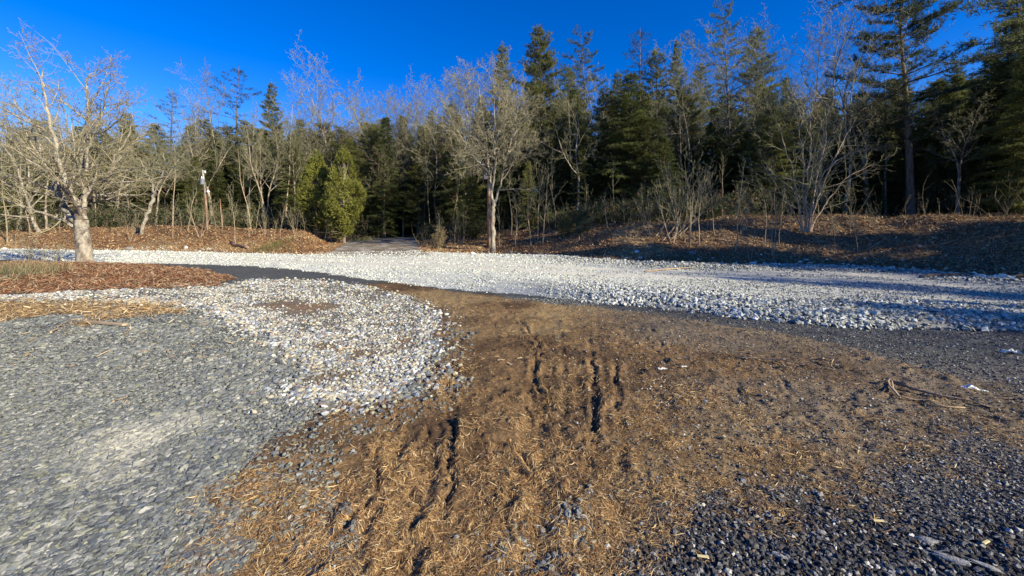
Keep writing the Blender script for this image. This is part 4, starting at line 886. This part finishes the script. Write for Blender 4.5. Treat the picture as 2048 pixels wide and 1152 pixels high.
# timber and branches lying about
def lying(name, a, b, r, m, label, cat, mid=0., lift=.02, k=7, r2=None, wig=.03, seed=0):
    rng = np.random.default_rng(seed); A = np.array(ground_at(*a)); B = np.array(ground_at(*b)); n = 8; P = []
    for i in range(n+1):
        t = i/n; q = A+(B-A)*t+rng.normal(size=2)*wig*(0 < i < n); P.append((q[0], q[1], h1(q[0], q[1])+r*.8+lift*math.sin(math.pi*t)+mid*t))
    return tag(tube(name, P, np.linspace(r, r2 or r*.5, n+1), m, None, k), label, cat)
A = np.array(ground_at(162, 647)); B = np.array(ground_at(250, 655)); c = (A+B)/2; dv = B-A
pl = empty('plank', (c[0], c[1], h1(*c)+.028), math.atan2(dv[1], dv[0])); tag(pl, 'weathered split plank lying on grey gravel at left', 'plank')
box('board', (0, 0, .012), (np.linalg.norm(dv), .075, .034), 'wood', pl, ry=-.012); box('splinter', (-.08, .052, -.005), (np.linalg.norm(dv)*.72, .022, .022), 'wood', pl, rz=.03)
lying('stick', (102, 667), (131, 648), .014, 'wood', 'short crooked stick beside the split plank', 'stick', lift=.03, seed=1)
lying('stick', (140, 643), (160, 640), .010, 'wood', 'tiny bleached stick just left of the plank end', 'stick', seed=2)
lying('stick', (224, 806), (260, 808), .008, 'wood', 'pale thin stick alone on the grey gravel', 'stick', lift=.01, seed=3)
lying('fallen_log', (462, 489), (497, 499), .11, 'pole', 'reddish fallen log at the foot of the left bank', 'log', seed=4, r2=.09, k=10)
lying('fallen_log', (1290, 545), (1390, 535), .03, 'wood', 'long thin pale log on the stones below the leaning broken stems', 'log', seed=5)
lying('fallen_branch', (1470, 717), (1672, 742), .011, 'bark_dark', 'long dark branch lying across brown earth at right', 'branch', lift=.05, seed=6, wig=.02)
lying('fallen_branch', (1560, 735), (1590, 748), .009, 'wood', 'short pale forked twig against the long dark branch', 'branch', lift=.04, seed=7)
lying('fallen_branch', (1648, 718), (1672, 742), .007, 'wood', 'bleached twig crossing the far end of the long dark branch', 'branch', lift=.07, seed=8)
lying('fallen_branch', (0, 560), (120, 540), .03, 'bark_pale', 'long pale branch half buried in red mulch under the big tree', 'branch', seed=9)
lying('fallen_branch', (1840, 556), (2048, 551), .045, 'bark_dark', 'dark trunk like branch lying along the shaded bank foot', 'branch', seed=10)
def px_tube(name, pts, r, m, label, cat, k=7):
    P = []
    for a, b, up in pts:
        q = ground_at(a, b); P.append((q[0], q[1], h1(*q)+up))
    return tag(tube(name, P, np.linspace(r, r*.45, len(P)), m, None, k), label, cat)
px_tube('twisted_root', [(1800, 800, .01), (1790, 790, .03), (1779, 777, .025), (1776, 771, .04), (1780, 769, .05), (1784, 772, .04), (1786, 780, .02), (1800, 798, .02), (1830, 804, .015), (1860, 806, .02), (1872, 815, .015), (1900, 820, .02), (1930, 818, .01)],
        .009, 'wood', 'bleached curly root standing on the brown earth at right', 'root')
px_tube('fallen_branch', [(1784, 770, .03), (1830, 785, .03), (1880, 797, .03), (1930, 807, .03), (1985, 818, .01)], .014, 'bark_dark', 'long dark root running right from the bleached curly one', 'root')
px_tube('fallen_branch', [(1690, 533, .02), (1712, 525, .15), (1735, 520, .32), (1752, 528, .2), (1770, 534, .03)], .02, 'wood', 'white forked dead branch arching on the shaded bank foot', 'branch')
# leaning broken stems
rs = np.random.default_rng(31)
for i in range(7):
    a0, b0 = 1308+i*9+rs.normal()*2, 506-rs.random()*6; x, y = (a0-CX)*21/F, 21+rs.normal()*.2; z = h1(x, y)
    L = rs.uniform(1.1, 2.0); d = unit(np.array([.75+rs.normal()*.08, .25, .75+rs.normal()*.1])); P, R = limb(rs, np.array([x, y, z-.05]), d, L, .028, .016, 5, .03, 0)
    tag(tube('broken_stem', P, R, 'wood', None, 7), f'pale broken stem leaning right in a sheaf on the bank, {ORD[i]} from left', 'broken stem', 'leaning broken stems on the bank')
# rocks
for i, (a, b, s, m, l) in enumerate([(945, 509, .34, 'paper', 'whitish boulder at the gravel edge left of the roadside tree'), (963, 508, .2, 'rock', 'grey stone next to the whitish boulder'), (1022, 507, .34, 'rock', 'flat grey rock just right of the roadside tree'),
        (1384, 511, .42, 'rock', 'large grey rock at the bank foot below the broken stems'), (1274, 506, .3, 'paper', 'pale rock at the bank foot left of the broken stems'), (1506, 530, .3, 'paper', 'pale angular rock at the shaded gravel edge below the bank'),
        (880, 629, .10, 'paper', 'biggest white stone at the tip of the pebble patch'), (868, 624, .075, 'paper', 'second white stone left of the biggest one on the pebble patch'), (1411, 806, .045, 'rock', 'single grey stone on bare brown earth right of centre'),
        (1486, 966, .05, 'rock', 'bluish stone on straw above the black gravel'), (372, 498, .35, 'paper', 'pale rock at the edge of the left bank'), (258, 500, .5, 'rock', 'low grey boulder on the left bank edge behind the big pale tree'),
        (1640, 993, .05, 'rock', 'pale stone where black gravel meets brown earth'), (912, 1078, .035, 'rock', 'small grey stone low in the middle foreground'), (954, 1073, .03, 'rock', 'smaller grey stone right of the other in the middle foreground')]):
    x, y = ground_at(a, b); rock('rock', x, y, (s, s, s), m, l, 'rock', 50+i)
for i, (a, b, s, l) in enumerate([(1560, 1118, .09, 'long slate splinter lying on the black gravel'), (1850, 1085, .13, 'flat grey slab showing in the black gravel near the right corner'), (1905, 1125, .15, 'lowest flat grey slab in the bottom right corner'), (1975, 1140, .13, 'flat slab at the very edge of the bottom right corner')]):
    x, y = ground_at(a, b); rock('flat_stone', x, y, (s, s*.5, .03), 'rock', l, 'flat stone', 80+i, 1.0, None, -.6)
# litter and chips
def crumple(name, a, b, w, d, hgt, m, label, cat, seed, rz=0., parent=None):
    rng = np.random.default_rng(seed); x, y = ground_at(a, b); n, k = 9, 6; V = []
    for i in range(n):
        for j in range(k): V.append(((i/(n-1)-.5)*w+rng.normal()*w*.03, (j/(k-1)-.5)*d+rng.normal()*d*.06, max(.003, hgt*(.5+.9*rng.normal()*.5)*math.sin(math.pi*(i+.5)/n))))
    V = np.array(V); Vb = V.copy(); Vb[:, 2] -= .004; c, s = math.cos(rz), math.sin(rz); idx = lambda i, j: i*k+j
    Q = [(idx(i, j), idx(i+1, j), idx(i+1, j+1), idx(i, j+1)) for i in range(n-1) for j in range(k-1)]; N = n*k
    Q += [tuple(N+q for q in f[::-1]) for f in Q]
    rim = [idx(i, 0) for i in range(n)]+[idx(n-1, j) for j in range(1, k)]+[idx(i, k-1) for i in range(n-2, -1, -1)]+[idx(0, j) for j in range(k-2, 0, -1)]
    Q += [(rim[(i+1) % len(rim)], rim[i], N+rim[i], N+rim[(i+1) % len(rim)]) for i in range(len(rim))]
    o = mesh(name, np.vstack([V, Vb]), Q, None, [M[m]], parent=parent); o.location = (x, y, h1(x, y)+.012); o.rotation_euler = (0, 0, rz)
    return tag(o, label, cat)
crumple('crumpled_paper', 1940, 781, .13, .05, .045, 'paper', 'crumpled white paper scrap on brown earth near the right edge', 'paper', 1, -.25)
crumple('crumpled_paper', 1966, 784, .07, .03, .012, 'paper', 'small flat white scrap just right of the crumpled paper', 'paper', 2, -.2)
crumple('crumpled_paper', 2022, 708, .17, .06, .05, 'paper', 'pale scrap of paper in the shade at the right edge', 'paper', 3, -.5)
crumple('crumpled_paper', 1325, 741, .10, .035, .010, 'paper', 'flat white scrap on brown earth between the churned ruts', 'paper', 4, .05)
crumple('crumpled_paper', 1368, 737, .07, .02, .008, 'paper', 'greenish white sliver right of the flat white scrap', 'paper', 5, .2)
crumple('bark_chip', 1018, 730, .10, .03, .012, 'wood', 'pinkish wood chip pointing toward the viewer in the middle', 'wood chip', 6, -.9)
crumple('bark_chip', 1002, 722, .09, .02, .012, 'wood', 'thin chip left of the pinkish one in the middle', 'wood chip', 7, .1)
crumple('bark_chip', 1040, 719, .07, .02, .010, 'wood', 'thin chip right of the pinkish one in the middle', 'wood chip', 8, .25)
crumple('bark_chip', 1677, 931, .055, .018, .008, 'wood', 'pale curled chip on brown earth above the black gravel', 'wood chip', 9, -.2)
M['chip'] = mat('yellow_wood', (.68, .55, .28), var=.15, scale=20)
for i, (a, b, rz, l) in enumerate([(1757, 1051, -.1, 'yellow wood chip on black gravel, highest of three'), (1972, 1095, .35, 'yellow wood chip on black gravel, rightmost of three'), (1406, 1126, -.15, 'yellow wood chip on black gravel, leftmost of three')]):
    x, y = ground_at(a, b); o = box('wood_chip', (x, y, h1(x, y)+.026), (.052, .011, .006), 'chip', None, rz); tag(o, l, 'wood chip', 'yellow wood chips on the black gravel')
# small plants
def tuft(name, a, b, n, hgt, spread, cols, label, cat, m='straw', w=.008, seed=0, d=None):
    rng = np.random.default_rng(seed); x, y = ground_at(a, b) if d is None else ((a-CX)*d/F, d)
    C = np.stack([x+rng.normal(size=n)*spread, y+rng.normal(size=n)*spread, np.zeros(n)], 1); C[:, 2] = height(C[:, 0], C[:, 1]); K = pick(cols, n, rng)
    v, t, c = blades(rng, C, np.tile([0, 0, 1.2], (n, 1)), 1, hgt, w, .45, K); z = h1(x, y)
    o = mesh(name, v-np.array([x, y, z]), None, t, [M[m]], col=c); o.location = (x, y, z); return tag(o, label, cat, kind='stuff')
tuft('weed_clump', 10, 552, 900, .34, .55, [(.16, .15, .07), (.28, .22, .12), (.10, .11, .05)], 'grey green weed clump at the left edge beside the red mulch', 'weeds', w=.012, seed=1)
tuft('weed_clump', 75, 540, 700, .30, .45, [(.36, .27, .15), (.28, .22, .12), (.2, .15, .09)], 'dry tan weed clump between the left edge and the big tree', 'weeds', w=.010, seed=2)
tuft('weed_clump', 545, 497, 500, .4, .6, [(.10, .12, .03), (.16, .15, .05), (.22, .14, .06)], 'low greenish weeds on the bank left of the golden cedars', 'weeds', w=.02, seed=3)
tuft('grass_tuft', 720, 481, 700, .25, .7, [(.16, .17, .05), (.22, .2, .08)], 'green grass tuft at the foot of the golden cedars by the driveway', 'grass', w=.02, seed=4)
def shrub(name, a, b, d, n, H, rad, cols, label, seed, lw=.05, ll=.08, tw='twig', stems=9, leaves=True):
    rng = np.random.default_rng(seed); x, y = (a-CX)*d/F, d; z = h1(x, y); root = empty(name, (x, y, z)); tag(root, label, 'shrub'); A = Lines(); C = []
    for i in range(stems):
        q, s = limb(rng, np.array([rng.normal()*.05, rng.normal()*.05, -.05]), np.array([rng.normal()*rad, rng.normal()*rad, 1.]), H*rng.uniform(.7, 1.1), .012, .004, 6, .1, .02); A.add(q, s, 4); ramify(rng, A, A, q, s, 0, (6, 3), .4, .6, .08, .2, None, .004); C += list(q[2:])
    o = bpy.data.objects.new('stems', A.mesh('stems', M[tw])); COL.objects.link(o); o.parent = root
    if leaves:
        C = np.array(C); C = C[rng.integers(0, len(C), n)]+rng.normal(size=(n, 3))*np.array([.22, .22, .18])*rad*1.5
        v, t, c = blades(rng, C, np.tile([0, 0, .3], (n, 1)), 6, ll, lw, .8, pick(cols, n, rng)); o = mesh('leaves', v, None, t, [M['cedar']], col=c, parent=root)
    return root
shrub('dry_bush', 876, 470, 27.2, 500, 1.5, .22, [(.36, .25, .13), (.28, .19, .1)], 'dry tan bush right of the driveway mouth', 41, lw=.02, ll=.07, stems=16)
shrub('yellow_bush', 1796, 402, 27.5, 600, 1.0, .8, [(.3, .28, .05), (.22, .22, .05), (.36, .30, .06)], 'low yellowish bush in the dark gap left of the tallest pine', 42)
for i, (a, d, hh, l) in enumerate([(60, 17.2, 1.1, 'bare weedy sprig left of the big pale tree'), (110, 16.5, 1.2, 'bare weedy sprig closest to the trunk of the big pale tree'), (85, 15.8, .9, 'low bare sprig in front of the dry tan weeds')]):
    shrub('bare_sprig', a, 0, d, 0, hh, .35, [(0, 0, 0)], l, 60+i, stems=5, leaves=False)
